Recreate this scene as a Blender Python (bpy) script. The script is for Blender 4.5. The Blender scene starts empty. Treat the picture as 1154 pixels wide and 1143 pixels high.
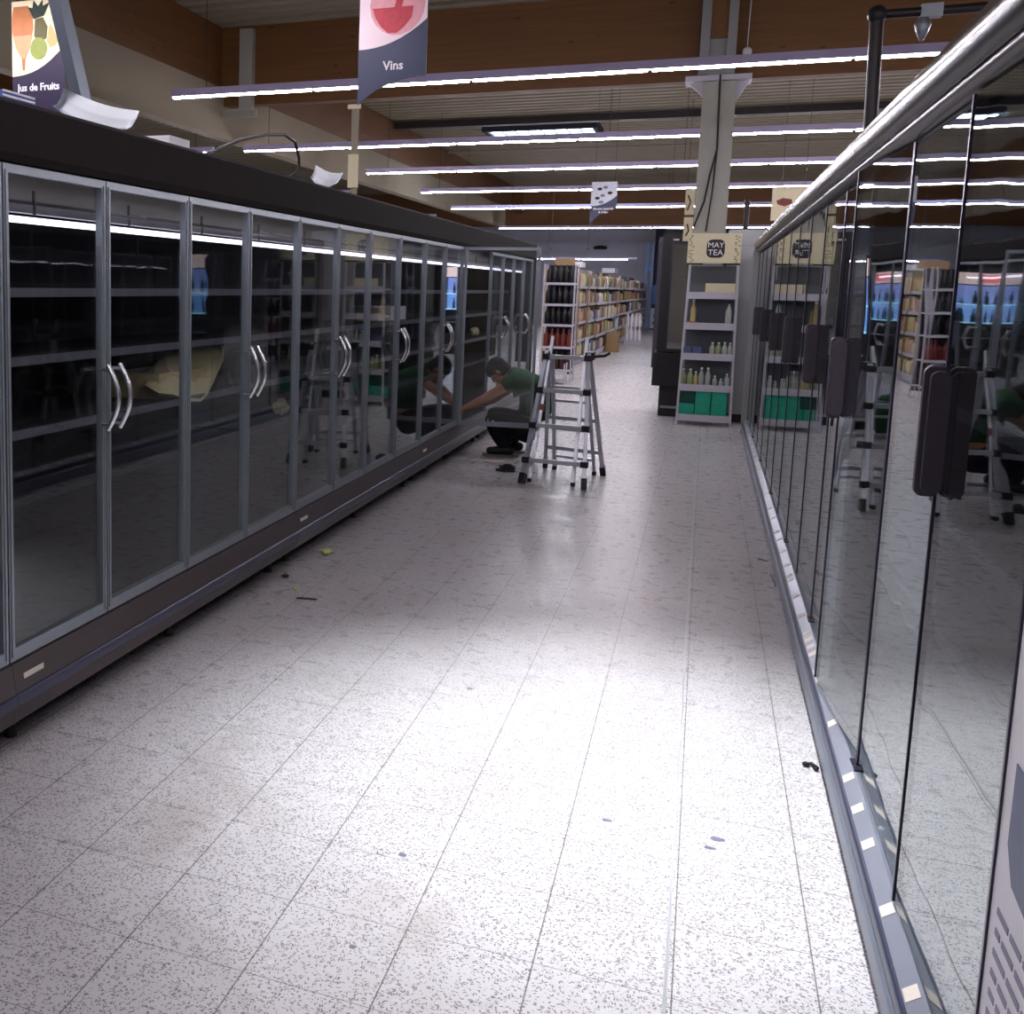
import bpy, bmesh, math, random
from mathutils import Vector, Matrix
random.seed(7)
S = bpy.context.scene
COL = S.collection
R = math.radians

# ------------------------------------------------------------------ materials
def new_mat(name):
    m = bpy.data.materials.new(name); m.use_nodes = True
    nt = m.node_tree
    return m, nt, nt.nodes['Principled BSDF']

def rgb(h):
    h = h.lstrip('#')
    v = [int(h[i:i+2], 16)/255 for i in (0, 2, 4)]
    return tuple((c/12.92 if c <= .04045 else ((c+.055)/1.055)**2.4) for c in v) + (1,)

def mat(name, col, rough=.5, metal=0., spec=.5, var=.12, scale=30., stretch=(1, 1, 1), bump=0.):
    m, nt, p = new_mat(name)
    c = rgb(col)
    N = nt.nodes; L = nt.links
    tc = N.new('ShaderNodeTexCoord'); mp = N.new('ShaderNodeMapping'); mp.inputs['Scale'].default_value = stretch
    no = N.new('ShaderNodeTexNoise'); no.inputs['Scale'].default_value = scale; no.inputs['Detail'].default_value = 3
    L.new(tc.outputs['Object'], mp.inputs['Vector']); L.new(mp.outputs['Vector'], no.inputs['Vector'])
    mx = N.new('ShaderNodeMix'); mx.data_type = 'RGBA'
    mx.inputs[6].default_value = tuple(max(0, x*(1-var)) for x in c[:3])+(1,)
    mx.inputs[7].default_value = tuple(min(1, x*(1+var)) for x in c[:3])+(1,)
    L.new(no.outputs['Fac'], mx.inputs[0]); L.new(mx.outputs[2], p.inputs['Base Color'])
    p.inputs['Roughness'].default_value = rough; p.inputs['Metallic'].default_value = metal
    p.inputs['Specular IOR Level'].default_value = spec
    if bump:
        b = N.new('ShaderNodeBump'); b.inputs['Strength'].default_value = bump; b.inputs['Distance'].default_value = .01
        L.new(no.outputs['Fac'], b.inputs['Height']); L.new(b.outputs['Normal'], p.inputs['Normal'])
    return m

def emit(name, col, strength):
    m, nt, p = new_mat(name)
    p.inputs['Base Color'].default_value = (.6, .6, .6, 1)
    p.inputs['Emission Color'].default_value = rgb(col); p.inputs['Emission Strength'].default_value = strength
    return m

def glass(name, ior, tint, wave=0.):
    m = bpy.data.materials.new(name); m.use_nodes = True
    nt = m.node_tree; N = nt.nodes; L = nt.links
    N.clear()
    out = N.new('ShaderNodeOutputMaterial'); mix = N.new('ShaderNodeMixShader')
    tr = N.new('ShaderNodeBsdfTransparent'); tr.inputs['Color'].default_value = tint
    gl = N.new('ShaderNodeBsdfGlossy'); gl.inputs['Roughness'].default_value = .012
    gl.inputs['Color'].default_value = (.96, .98, .98, 1)
    ge = N.new('ShaderNodeNewGeometry'); fr = N.new('ShaderNodeFresnel')
    mi = N.new('ShaderNodeMix'); mi.inputs[2].default_value = ior; mi.inputs[3].default_value = 1/ior
    L.new(ge.outputs['Backfacing'], mi.inputs[0]); L.new(mi.outputs[0], fr.inputs['IOR'])
    L.new(fr.outputs[0], mix.inputs[0]); L.new(tr.outputs[0], mix.inputs[1]); L.new(gl.outputs[0], mix.inputs[2])
    L.new(mix.outputs[0], out.inputs[0])
    if wave:
        tc = N.new('ShaderNodeTexCoord'); mp = N.new('ShaderNodeMapping'); mp.inputs['Scale'].default_value = (1, 1.6, 1.1)
        no = N.new('ShaderNodeTexNoise'); no.inputs['Scale'].default_value = 2.2; no.inputs['Detail'].default_value = 1
        b = N.new('ShaderNodeBump'); b.inputs['Strength'].default_value = 1.; b.inputs['Distance'].default_value = wave
        L.new(tc.outputs['Object'], mp.inputs['Vector']); L.new(mp.outputs['Vector'], no.inputs['Vector'])
        L.new(no.outputs['Fac'], b.inputs['Height']); L.new(b.outputs['Normal'], gl.inputs['Normal'])
    return m

def math_node(nt, op, a, b=None):
    n = nt.nodes.new('ShaderNodeMath'); n.operation = op
    for i, v in enumerate((a, b)):
        if v is None: continue
        if isinstance(v, (int, float)): n.inputs[i].default_value = v
        else: nt.links.new(v, n.inputs[i])
    return n.outputs[0]

def mixc(nt, fac, a, b):
    n = nt.nodes.new('ShaderNodeMix'); n.data_type = 'RGBA'
    for i, v in ((0, fac), (6, a), (7, b)):
        if isinstance(v, (int, float)): n.inputs[i].default_value = v
        elif isinstance(v, tuple): n.inputs[i].default_value = v
        else: nt.links.new(v, n.inputs[i])
    return n.outputs[2]

def floor_mat():
    m, nt, p = new_mat('speckled_tile')
    N = nt.nodes; L = nt.links
    tc = N.new('ShaderNodeTexCoord'); sx = N.new('ShaderNodeSeparateXYZ'); L.new(tc.outputs['Object'], sx.inputs[0])
    def line(o, off, half):
        f = math_node(nt, 'FRACT', math_node(nt, 'DIVIDE', math_node(nt, 'SUBTRACT', o, off), .3))
        d = math_node(nt, 'MULTIPLY', math_node(nt, 'MINIMUM', f, math_node(nt, 'SUBTRACT', 1., f)), .3)
        return math_node(nt, 'LESS_THAN', d, half)
    lx = line(sx.outputs['X'], -1.4697+.3*60-.3*60, .0018)
    ly = line(sx.outputs['Y'], 2.0043, .0013)
    def noise(scale, det=2., vec=None, st=(1, 1, 1), rot=0., dist=0.):
        mp = N.new('ShaderNodeMapping'); mp.inputs['Scale'].default_value = st; mp.inputs['Rotation'].default_value = (0, 0, rot)
        n = N.new('ShaderNodeTexNoise'); n.inputs['Scale'].default_value = scale; n.inputs['Detail'].default_value = det
        n.inputs['Distortion'].default_value = dist
        L.new(tc.outputs['Object'], mp.inputs['Vector']); L.new(mp.outputs['Vector'], n.inputs['Vector'])
        return n.outputs['Fac']
    # elongated flecks: voronoi cells each seen through one of three directions
    def flecks(scale, rot, lo, seed):
        m0 = N.new('ShaderNodeMapping'); m0.inputs['Rotation'].default_value = (0, 0, rot); m0.inputs['Location'].default_value = (seed, seed*.7, 0)
        mp = N.new('ShaderNodeMapping'); mp.inputs['Scale'].default_value = (1, 2.7, 1)
        L.new(tc.outputs['Object'], m0.inputs['Vector'])
        v = N.new('ShaderNodeTexVoronoi'); v.voronoi_dimensions = '2D'; v.inputs['Scale'].default_value = scale
        L.new(m0.outputs['Vector'], mp.inputs['Vector']); L.new(mp.outputs['Vector'], v.inputs['Vector'])
        sp = N.new('ShaderNodeSeparateColor'); L.new(v.outputs['Color'], sp.inputs[0])
        rad = math_node(nt, 'MULTIPLY', sp.outputs[0], .34)
        on = math_node(nt, 'LESS_THAN', v.outputs['Distance'], rad)
        return math_node(nt, 'MULTIPLY', on, math_node(nt, 'GREATER_THAN', sp.outputs[1], lo))
    f = flecks(62, .3, .42, 0.)
    for k, rt in ((3.1, 1.35), (7.7, 2.4)):
        f = math_node(nt, 'MAXIMUM', f, flecks(62, rt, .5, k))
    tone = noise(2.2, 4)
    tone2 = noise(14, 5)
    base = mixc(nt, tone, rgb('#cbc7c8'), rgb('#e2e1e6'))
    base = mixc(nt, math_node(nt, 'MULTIPLY', tone2, .35), base, rgb('#bdb6b3'))
    fc = mixc(nt, noise(40, 1), rgb('#5d5459'), rgb('#85797a'))
    c = mixc(nt, math_node(nt, 'MULTIPLY', f, .85), base, fc)
    c = mixc(nt, math_node(nt, 'MULTIPLY', lx, .75), c, rgb('#4b4243'))
    c = mixc(nt, math_node(nt, 'MULTIPLY', ly, .7), c, rgb('#5b5152'))
    # scuffs and worn grey-brown stains
    st = noise(1.3, 6, dist=.6)
    rmp = N.new('ShaderNodeValToRGB'); rmp.color_ramp.elements[0].position = .56; rmp.color_ramp.elements[1].position = .72
    L.new(st, rmp.inputs[0])
    c = mixc(nt, math_node(nt, 'MULTIPLY', rmp.outputs[0], .45), c, rgb('#978b80'))
    L.new(c, p.inputs['Base Color'])
    rr = math_node(nt, 'ADD', math_node(nt, 'MULTIPLY', tone2, .18), .20)
    L.new(rr, p.inputs['Roughness'])
    p.inputs['Specular IOR Level'].default_value = .45
    return m

def wood_mat(name, axis):
    m, nt, p = new_mat(name)
    N = nt.nodes; L = nt.links
    tc = N.new('ShaderNodeTexCoord'); mp = N.new('ShaderNodeMapping')
    mp.inputs['Scale'].default_value = (.5, 8, 9) if axis == 'X' else (8, .5, 9)
    no = N.new('ShaderNodeTexNoise'); no.inputs['Scale'].default_value = 2.2; no.inputs['Detail'].default_value = 5
    L.new(tc.outputs['Object'], mp.inputs['Vector']); L.new(mp.outputs['Vector'], no.inputs['Vector'])
    sx = N.new('ShaderNodeSeparateXYZ'); L.new(tc.outputs['Object'], sx.inputs[0])
    lam = math_node(nt, 'LESS_THAN', math_node(nt, 'FRACT', math_node(nt, 'DIVIDE', sx.outputs['Z'], .09)), .05)
    c = mixc(nt, no.outputs['Fac'], rgb('#5d3b1d'), rgb('#7d5227'))
    c = mixc(nt, math_node(nt, 'MULTIPLY', lam, .35), c, rgb('#3a2414'))
    kn = N.new('ShaderNodeTexVoronoi'); kn.inputs['Scale'].default_value = 2.6
    mp2 = N.new('ShaderNodeMapping'); mp2.inputs['Scale'].default_value = (.8, 1, 2)
    L.new(tc.outputs['Object'], mp2.inputs['Vector']); L.new(mp2.outputs['Vector'], kn.inputs['Vector'])
    c = mixc(nt, math_node(nt, 'MULTIPLY', math_node(nt, 'LESS_THAN', kn.outputs['Distance'], .09), .6), c, rgb('#2c1a0e'))
    L.new(c, p.inputs['Base Color']); p.inputs['Roughness'].default_value = .6
    return m

M = {}
M['floor'] = floor_mat()
M['wood_x'] = wood_mat('glulam_wood', 'X'); M['wood_y'] = wood_mat('glulam_wood_lengthwise', 'Y')
M['roof'] = mat('ribbed_roof_sheet', '#857c69', .55, 0, .4, .1, 3)
M['wall'] = mat('grey_blue_wall', '#b4b8c8', .8, 0, .2, .06, 2)
M['wallw'] = mat('cream_bulkhead_board', '#978d7b', .8, 0, .2, .05, 2)
M['wallr'] = mat('pale_wall_paint', '#a8a298', .8, 0, .2, .06, 2)
M['darkwall'] = mat('dark_partition', '#2b2a33', .7, 0, .3, .1, 4)
M['bluewall'] = mat('blue_door_frame', '#6f8fc4', .5, 0, .4, .06, 4)
M['steel'] = mat('painted_column_steel', '#a5a39a', .5, .0, .5, .07, 6)
M['steelp'] = mat('pale_steel_plate', '#8f8f90', .4, .3, .5, .07, 6)
M['fascia'] = mat('dark_brown_fascia', '#1e1919', .8, 0, .1, .08, 12)
M['plinth'] = mat('brown_grey_plinth', '#4a4142', .4, .2, .5, .08, 12)
M['groove'] = mat('blue_grey_bumper', '#3d3f55', .35, .1, .5, .08, 12)
M['alu'] = mat('brushed_aluminium', '#b9bdc4', .32, .85, .5, .08, 20, (1, 1, 12))
M['alu_dark'] = mat('dull_aluminium_frame', '#8f969e', .4, .6, .5, .1, 20)
M['ladder'] = mat('ladder_aluminium', '#c9ccd6', .35, .7, .5, .06, 20)
M['chrome'] = mat('satin_handle_metal', '#d4d6da', .22, .9, .5, .05, 20)
M['black'] = mat('black_plastic', '#1a181d', .45, 0, .4, .15, 30)
M['inner'] = mat('dark_cabinet_lining', '#14131a', .6, 0, .2, .3, 6)
M['innershelf'] = mat('dark_shelf_sheet', '#1d1b22', .5, 0, .3, .3, 8)
M['shelfedge'] = mat('grey_shelf_lip', '#6a6870', .45, .2, .4, .1, 20)
M['hcomb'] = mat('pale_duct_sheet', '#7d787f', .5, .2, .4, .08, 10)
M['tube'] = emit('cabinet_led_light', '#f4eaff', 3.0)
M['lamp'] = emit('pink_white_lamp_tube', '#f8f1fa', 100.0)
M['lamp_body'] = mat('lamp_housing_bloom_tint', '#c9bfe6', .5, .1, .4, .05, 10)  # lavender puts the purple lens haze around the tubes into the housing colour
M['glassL'] = glass('clear_door_glass', 1.5, (.93, .95, .96, 1))
M['glassR'] = glass('reflective_door_glass', 3.1, (.72, .76, .78, 1), .0011)
M['rail'] = mat('dark_glossy_canopy_metal', '#2b2624', .24, .1, .5, .1, 8)
M['rail_lt'] = mat('light_canopy_metal', '#4a433f', .25, .2, .6, .1, 8)
M['kick'] = mat('blue_grey_kickplate', '#7f8795', .4, .35, .5, .07, 10)
M['kick_dk'] = mat('dark_blue_bumper', '#3b4258', .35, .2, .5, .07, 10)
M['labelrail'] = mat('silver_price_rail', '#a2a8b6', .3, .55, .5, .07, 10)
M['label'] = mat('cream_price_label', '#e9ddd2', .6, 0, .3, .04, 30)
M['rhandle'] = mat('plum_black_handle', '#3a333d', .38, .1, .5, .12, 30)
M['seal'] = mat('dark_violet_door_seal', '#26233a', .3, .2, .5, .1, 30)
M['white'] = mat('white_board', '#e8e6ec', .5, 0, .4, .03, 20)
M['ink'] = mat('faded_grey_ink', '#8e8aa0', .6, 0, .3, .1, 20)
M['photo'] = mat('dark_blue_photo_print', '#5a6280', .5, 0, .4, .3, 14)
M['skin'] = mat('skin', '#c98a6c', .5, 0, .4, .1, 20)
M['shirt'] = mat('green_tshirt_cloth', '#214d2b', .85, 0, .2, .15, 25, bump=.3)
M['trousers'] = mat('dark_work_trousers', '#17171f', .8, 0, .2, .2, 25, bump=.3)
M['hair'] = mat('dark_brown_hair', '#120c09', .7, 0, .3, .3, 80, bump=.6)
M['shoe'] = mat('black_shoe_leather', '#1b1a1c', .5, 0, .4, .15, 40)
M['sole'] = mat('grey_rubber_sole', '#8a8684', .7, 0, .3, .1, 40)
M['slate'] = mat('slate_blue_board', '#3b4059', .5, 0, .4, .05, 8)
M['aubergine'] = mat('aubergine_board', '#241c36', .5, 0, .4, .05, 8)
M['pinkwhite'] = mat('pale_pink_print', '#f6dfe6', .5, 0, .3, .03, 8)
M['wine'] = mat('red_wine_print', '#c4424e', .5, 0, .3, .25, 30)
M['wine_lt'] = mat('rose_glass_print', '#e8a5ae', .5, 0, .3, .15, 20)
M['juice'] = mat('orange_juice_print', '#a8683c', .5, 0, .3, .15, 20)
M['juice_lt'] = mat('pale_juice_print', '#b8955f', .5, 0, .3, .1, 20)
M['pine'] = mat('pineapple_print', '#4f4a22', .5, 0, .3, .5, 120)
M['leafdk'] = mat('dark_leaf_print', '#23302a', .5, 0, .3, .3, 60)
M['apple'] = mat('green_apple_print', '#7d8740', .5, 0, .3, .15, 20)
M['cream'] = mat('cream_card', '#d9cfae', .6, 0, .3, .05, 20)
M['tan'] = mat('tan_print', '#a88e68', .6, 0, .3, .1, 20)
M['orange'] = mat('orange_print', '#a97752', .6, 0, .3, .1, 20)
M['green'] = mat('leaf_green_print', '#71895c', .6, 0, .3, .2, 20)
M['ltgrey'] = mat('pale_grey_print', '#c6cad6', .5, 0, .3, .2, 20)
M['midgrey'] = mat('mid_grey_print', '#77798c', .5, 0, .3, .3, 30)
M['teal'] = mat('teal_green_carton', '#2aa386', .55, 0, .3, .2, 45)
M['teal_dk'] = mat('dark_green_carton', '#14463a', .55, 0, .3, .3, 45)
M['rackwhite'] = mat('off_white_rack_steel', '#c3c0cc', .5, .0, .4, .05, 12)
M['rackgrey'] = mat('grey_rack_back', '#5d6166', .6, .2, .4, .08, 6)
M['stainless'] = mat('stainless_side_panel', '#9a9c9d', .32, .6, .5, .08, 4, (1, 1, .1))
M['bglass'] = mat('dark_bottle_glass', '#0e0e13', .3, 0, .4, .2, 10)
M['bottle_clear'] = mat('pale_bottle_plastic', '#aeb8b0', .2, 0, .6, .25, 60)
M['bottle_green'] = mat('green_tea_bottle', '#9aa779', .3, 0, .5, .35, 60)
M['redlabel'] = mat('red_bottle_label', '#74302a', .5, 0, .4, .3, 30)
M['blue'] = mat('blue_packet', '#59628c', .4, 0, .4, .3, 40)
M['red'] = mat('red_packet', '#9c5a50', .45, 0, .4, .2, 30)
M['kraft'] = mat('kraft_carton', '#a08563', .7, 0, .2, .1, 20)
M['peach'] = mat('peach_packet', '#bd9a86', .55, 0, .3, .2, 30)
M['yellow'] = mat('yellow_packet', '#c4b57c', .55, 0, .3, .2, 30)
M['paper'] = mat('crumpled_cream_paper', '#cfc49c', .8, 0, .2, .1, 12, bump=.6)
M['carton_cream'] = mat('cream_carton_board', '#cdbb94', .75, 0, .2, .06, 12)
M['litter'] = mat('pale_yellow_litter', '#dcdc9a', .8, 0, .2, .2, 60)
M['brown'] = mat('brown_litter', '#4a352b', .8, 0, .2, .2, 60)
M['pipe'] = mat('black_painted_pipe', '#2a2527', .4, .2, .5, .1, 12)
M['cable'] = mat('black_rubber_cable', '#16151a', .5, 0, .4, .1, 30)
M['glowblue'] = emit('lit_blue_cooler_back', '#4f86ff', 1.2)
M['glowcyan'] = emit('lit_cyan_shelf', '#9fe4ff', 2.2)
M['glowpink'] = emit('lit_pink_header', '#ffd9d6', 1.5)
M['glowred'] = emit('lit_red_logo', '#ff4038', 1.6)
M['sky'] = emit('skylight_dome_daylight', '#cfe6ff', 9.0)
M['strip'] = mat('metal_floor_joint', '#d8dbe0', .3, .6, .5, .05, 20)
M['posterblue'] = mat('blue_poster_print', '#5377b8', .5, 0, .3, .3, 8)
M['sheet'] = mat('pale_reflector_metal', '#68747f', .40, .6, .5, .05, 8)
M['headlamp'] = emit('spot_lamp_lens', '#ffffff', 3.0)

# ------------------------------------------------------------------ mesh helper
class MB:
    def __init__(s):
        s.bm = bmesh.new(); s.mi = 0; s.mats = []; s.T = None
    def use(s, name):
        m = M[name]
        if m not in s.mats: s.mats.append(m)
        s.mi = s.mats.index(m); return s
    def _f(s, vs, smooth=False):
        try: f = s.bm.faces.new(vs)
        except ValueError: return None
        f.material_index = s.mi; f.smooth = smooth
        return f
    def v(s, c):
        c = Vector(c)
        if s.T is not None: c = s.T @ c
        return s.bm.verts.new(c)
    def box(s, x0, x1, y0, y1, z0, z1):
        V = [s.v((x, y, z)) for z in (z0, z1) for y in (y0, y1) for x in (x0, x1)]
        for q in ((0, 2, 3, 1), (4, 5, 7, 6), (0, 1, 5, 4), (2, 6, 7, 3), (0, 4, 6, 2), (1, 3, 7, 5)):
            s._f([V[i] for i in q])
        return s
    def rbox(s, x0, x1, y0, y1, z0, z1, r, seg=3, axis='Z'):
        # box with rounded edges parallel to axis
        def loop(a0, a1, b0, b1):
            P = []
            for cx, cy, st in ((a1-r, b1-r, 0), (a0+r, b1-r, 90), (a0+r, b0+r, 180), (a1-r, b0+r, 270)):
                for k in range(seg+1):
                    t = R(st+90*k/seg); P.append((cx+r*math.cos(t), cy+r*math.sin(t)))
            return P
        if axis == 'Z': pr = [[(a, b, c) for a, b in loop(x0, x1, y0, y1)] for c in (z0, z1)]
        elif axis == 'Y': pr = [[(a, c, b) for a, b in loop(x0, x1, z0, z1)] for c in (y1, y0)]
        else: pr = [[(c, a, b) for a, b in loop(y0, y1, z0, z1)] for c in (x0, x1)]
        return s.loft(pr, smooth=False)
    def loft(s, rings, smooth=True, cap=True, closed=True):
        RR = [[s.v(p) for p in r] for r in rings]
        n = len(RR[0])
        for a, b in zip(RR, RR[1:]):
            for i in range(n if closed else n-1):
                j = (i+1) % n
                s._f([a[i], a[j], b[j], b[i]], smooth)
        if cap and closed:
            if smooth:
                s._f([s.v(p) for p in rings[0]][::-1]); s._f([s.v(p) for p in rings[-1]])
            else:
                s._f(RR[0][::-1]); s._f(RR[-1])
        return s
    def prism(s, poly, axis, a, b):
        # poly of 2D points in the plane normal to axis, extruded a..b
        def P(p, t):
            if axis == 'Y': return (p[0], t, p[1])
            if axis == 'X': return (t, p[0], p[1])
            return (p[0], p[1], t)
        return s.loft([[P(p, t) for p in poly] for t in (a, b)], smooth=False)
    def tube(s, pts, r, n=8, caps=True):
        pts = [Vector(p) for p in pts]
        rings = []
        up = None
        for i, p in enumerate(pts):
            d = (pts[min(i+1, len(pts)-1)]-pts[max(i-1, 0)]).normalized()
            if up is None:
                up = Vector((0, 0, 1)) if abs(d.z) < .9 else Vector((1, 0, 0))
            a = d.cross(up).normalized(); b = a.cross(d).normalized(); up = b
            rr = r[i] if isinstance(r, (list, tuple)) else r
            rings.append([p+(a*math.cos(2*math.pi*k/n)+b*math.sin(2*math.pi*k/n))*rr for k in range(n)])
        return s.loft(rings, cap=caps)
    def bar(s, p, q, w, h):
        # rectangular bar from p to q, width w across (horizontal), height h
        p, q = Vector(p), Vector(q); d = (q-p).normalized()
        up = Vector((0, 0, 1)) if abs(d.z) < .95 else Vector((0, 1, 0))
        a = d.cross(up).normalized()*w/2; b = a.cross(d).normalized()*h/2
        return s.loft([[c+a+b, c-a+b, c-a-b, c+a-b] for c in (p, q)], smooth=False)
    def lathe(s, prof, c=(0, 0, 0), n=10):
        return s.loft([[(c[0]+r*math.cos(2*math.pi*k/n), c[1]+r*math.sin(2*math.pi*k/n), c[2]+z) for k in range(n)] for r, z in prof])
    def ell(s, c, rx, ry, rz, n=12, m=8):
        c = Vector(c); rings = []
        for j in range(1, m):
            t = math.pi*j/m
            rings.append([c+Vector((rx*math.sin(t)*math.cos(2*math.pi*k/n), ry*math.sin(t)*math.sin(2*math.pi*k/n), -rz*math.cos(t))) for k in range(n)])
        return s.loft(rings)
    def text(s, body, size, org, ux, uy, depth=.002, bold=0.):
        cu = bpy.data.curves.new('lettering', 'FONT'); cu.body = body; cu.size = size; cu.offset = bold
        cu.extrude = depth/2; cu.align_x = 'CENTER'; cu.resolution_u = 2
        o = bpy.data.objects.new('lettering', cu)
        me = bpy.data.meshes.new_from_object(o)
        ux, uy = Vector(ux), Vector(uy); uz = ux.cross(uy); org = Vector(org)
        V = [s.v(org+ux*v.co.x+uy*v.co.y+uz*v.co.z) for v in me.vertices]
        for f in me.polygons: s._f([V[i] for i in f.vertices])
        bpy.data.objects.remove(o); bpy.data.curves.remove(cu); bpy.data.meshes.remove(me)
        return s
    def build(s, name, m=None, parent=None, origin=None, label=None, cat=None, group=None, kind=None):
        off = Vector((0, 0, 0))
        if parent is not None:
            q = parent
            while q is not None: off += q.location; q = q.parent
        elif origin is not None: off = Vector(origin)
        for v in s.bm.verts: v.co -= off
        bmesh.ops.recalc_face_normals(s.bm, faces=s.bm.faces[:])
        me = bpy.data.meshes.new(name); s.bm.to_mesh(me); s.bm.free()
        if m is not None: me.materials.append(M[m])
        for x in s.mats: me.materials.append(x)
        o = bpy.data.objects.new(name, me); COL.objects.link(o)
        if parent is not None: o.parent = parent
        elif origin is not None: o.location = origin
        tag(o, label, cat, group, kind)
        return o

def tag(o, label=None, cat=None, group=None, kind=None):
    if label: o['label'] = label
    if cat: o['category'] = cat
    if group: o['group'] = group
    if kind: o['kind'] = kind
    return o

def thing(name, label, cat, loc, group=None):
    o = bpy.data.objects.new(name, None); o.empty_display_size = .1
    COL.objects.link(o); o.location = loc
    return tag(o, label, cat, group)

def copy_tree(o, parent=None):
    c = o.copy(); COL.objects.link(c); c.parent = parent
    for ch in [x for x in bpy.data.objects if x.parent == o]: copy_tree(ch, c)
    return c

def struct(mb, name, m=None, label=None):
    return mb.build(name, m, kind='structure', label=label)

# ------------------------------------------------------------------ room shell
X0, X1, Y0, Y1, ZC = -16., 8., -7., 46., 5.15
b = MB(); b.box(X0, X1, Y0, Y1, -.1, 0); struct(b, 'floor', 'floor', 'speckled cream terrazzo-look tile floor with thin dark joints')
# ribbed roof deck: trapezoid ribs running across the hall
b = MB(); P = []
y = Y0
while y < Y1-.01:
    P += [(y, ZC), (y+.13, ZC), (y+.16, ZC+.07), (y+.27, ZC+.07), (y+.30, ZC)]
    y += .3333
P2 = [(Y1, ZC+.2), (Y0, ZC+.2)]
b.prism(P+[(Y1, ZC)]+P2, 'X', X0, X1); struct(b, 'ceiling', 'roof', 'ribbed metal roof deck')
for nm, bx, m in (('wall_left', (X0-.15, X0, Y0, Y1, 0, ZC), 'wallr'), ('wall_right', (X1, X1+.15, Y0, Y1, 0, ZC), 'wallr'),
                  ('wall_back', (X0, X1, Y1, Y1+.15, 0, ZC), 'wall'), ('wall_front', (X0, X1, Y0-.15, Y0, 0, ZC), 'wallr')):
    b = MB(); b.box(*bx); struct(b, nm, m)
# dark entrance partition at the far right with a blue door frame
b = MB(); b.box(-2.0, X1-.0, 44.2, 44.5, 0, 4.6); struct(b, 'wall_partition', 'darkwall')
b = MB(); b.box(-2.30, -2.20, 44.0, 44.15, 0, 3.4); b.box(-2.20, -2.08, 44.05, 44.15, 2.3, 2.6); b.box(-2.08, -2.0, 44.0, 44.15, 0, 3.4); struct(b, 'door_1', 'bluewall', 'blue door frame in the far corner')
# bulkhead box running lengthwise on the left
b = MB(); b.box(-6.9, -6.6, Y0, 37, 3.66, 4.32); struct(b, 'wall_bulkhead', 'wallw', 'cream boxed bulkhead running lengthwise under the left timber girder')
b = MB(); b.box(-6.62, -6.56, Y0, 37, 3.62, 3.68); struct(b, 'trim_1', 'wallw')
# floor joint strip
b = MB(); b.box(.012, .020, -1, 12.4, 0, .0025); struct(b, 'trim_2', 'strip', 'bright metal floor joint strip')
fl = bpy.data.objects['floor']
for x, y, r0, r1 in ((-.17, 3.06, .014, .008), (.13, 3.08, .020, .012), (-.67, 2.19, .008, .007), (-.67, 2.63, .011, .009), (.11, 3.02, .016, .008), (-.75, 3.9, .012, .006)):
    b = MB(); b.loft([[(x+r0*math.cos(2*math.pi*k/10)*(1+.25*math.sin(k*2.3)), y+r1*math.sin(2*math.pi*k/10)*(1+.2*math.cos(k*1.7)), z) for k in range(10)] for z in (0, .0012)], smooth=False)
    b.build('scuff_mark', 'midgrey', fl)
# skylight
b = MB(); b.box(-4.75, -2.5, 23.9, 25.2, ZC-.12, ZC-.06); struct(b, 'window_1', 'sky', 'bright skylight in the roof')
sky = bpy.data.objects['window_1']
b = MB()
for x in [-4.75+i*.2812 for i in range(9)]: b.box(x-.012, x+.012, 23.9, 25.2, ZC-.15, ZC-.12)
b.box(-4.75, -2.5, 24.54, 24.56, ZC-.15, ZC-.12)
b.build('glazing_bar', 'alu_dark', sky)
b = MB()
b.box(-4.85, -2.4, 23.78, 23.9, ZC-.18, ZC); b.box(-4.85, -2.4, 25.2, 25.32, ZC-.18, ZC)
b.box(-4.85, -4.75, 23.9, 25.2, ZC-.18, ZC); b.box(-2.5, -2.4, 23.9, 25.2, ZC-.18, ZC)
b.build('window_frame', 'darkwall', sky)

# roof beams
def beam(y0, y1, z0, z1, label):
    b = MB(); b.box(-16., 8., y0, y1, z0, z1)
    return b.build('roof_beam', 'wood_x', origin=(-4, (y0+y1)/2, z0), label=label, cat='beam')
beam(14.05, 14.25, 4.07, ZC, 'deep timber beam crossing the hall behind the nearest row of ceiling lights')
beam(40.8, 41.0, 3.86, ZC, 'far timber beam crossing the hall above the back wall')
beam(-5.2, -5.0, 4.07, ZC, 'timber beam crossing the hall behind the camera')
b = MB(); b.box(-6.9, -6.62, Y0, 13.99, 4.33, ZC); b.box(-6.9, -6.62, 14.3, 40.7, 4.33, ZC)
b.build('roof_girder', 'wood_y', origin=(-6.75, 14, 4.33), label='long timber girder running lengthwise on top of the cream bulkhead', cat='beam')
b = MB(); b.box(-6.62, -6.08, 14.0, 14.05, 3.9, 4.0); b.box(-6.32, -6.12, 13.95, 14.05, 4.0, 5.1)
b.build('beam_bracket', 'steel', origin=(-6.2, 14, 3.9), label='pale steel bracket where the left girder meets the deep beam', cat='bracket')
# dark purlin/tray under the roof
b = MB(); b.box(-6.6, 7.9, 22.9, 23.12, ZC-.17, ZC-.03)
b.build('roof_duct', 'pipe', origin=(0, 23, ZC-.2), label='dark square duct crossing under the roof in front of the skylight', cat='duct')
for (y, z, lab) in ((19.2, 5.03, 'thin pale conduit crossing the roof nearest the deep beam'), (27.6, 5.03, 'thin pale conduit crossing the roof behind the skylight'), (32., 5.03, 'thin pale conduit crossing the roof farthest away')):
    b = MB(); b.tube([(-6.5, y, z), (7.9, y, z)], .025, 6)
    b.build('roof_conduit', 'wallw', origin=(0, y, z), label=lab, cat='conduit')
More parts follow.
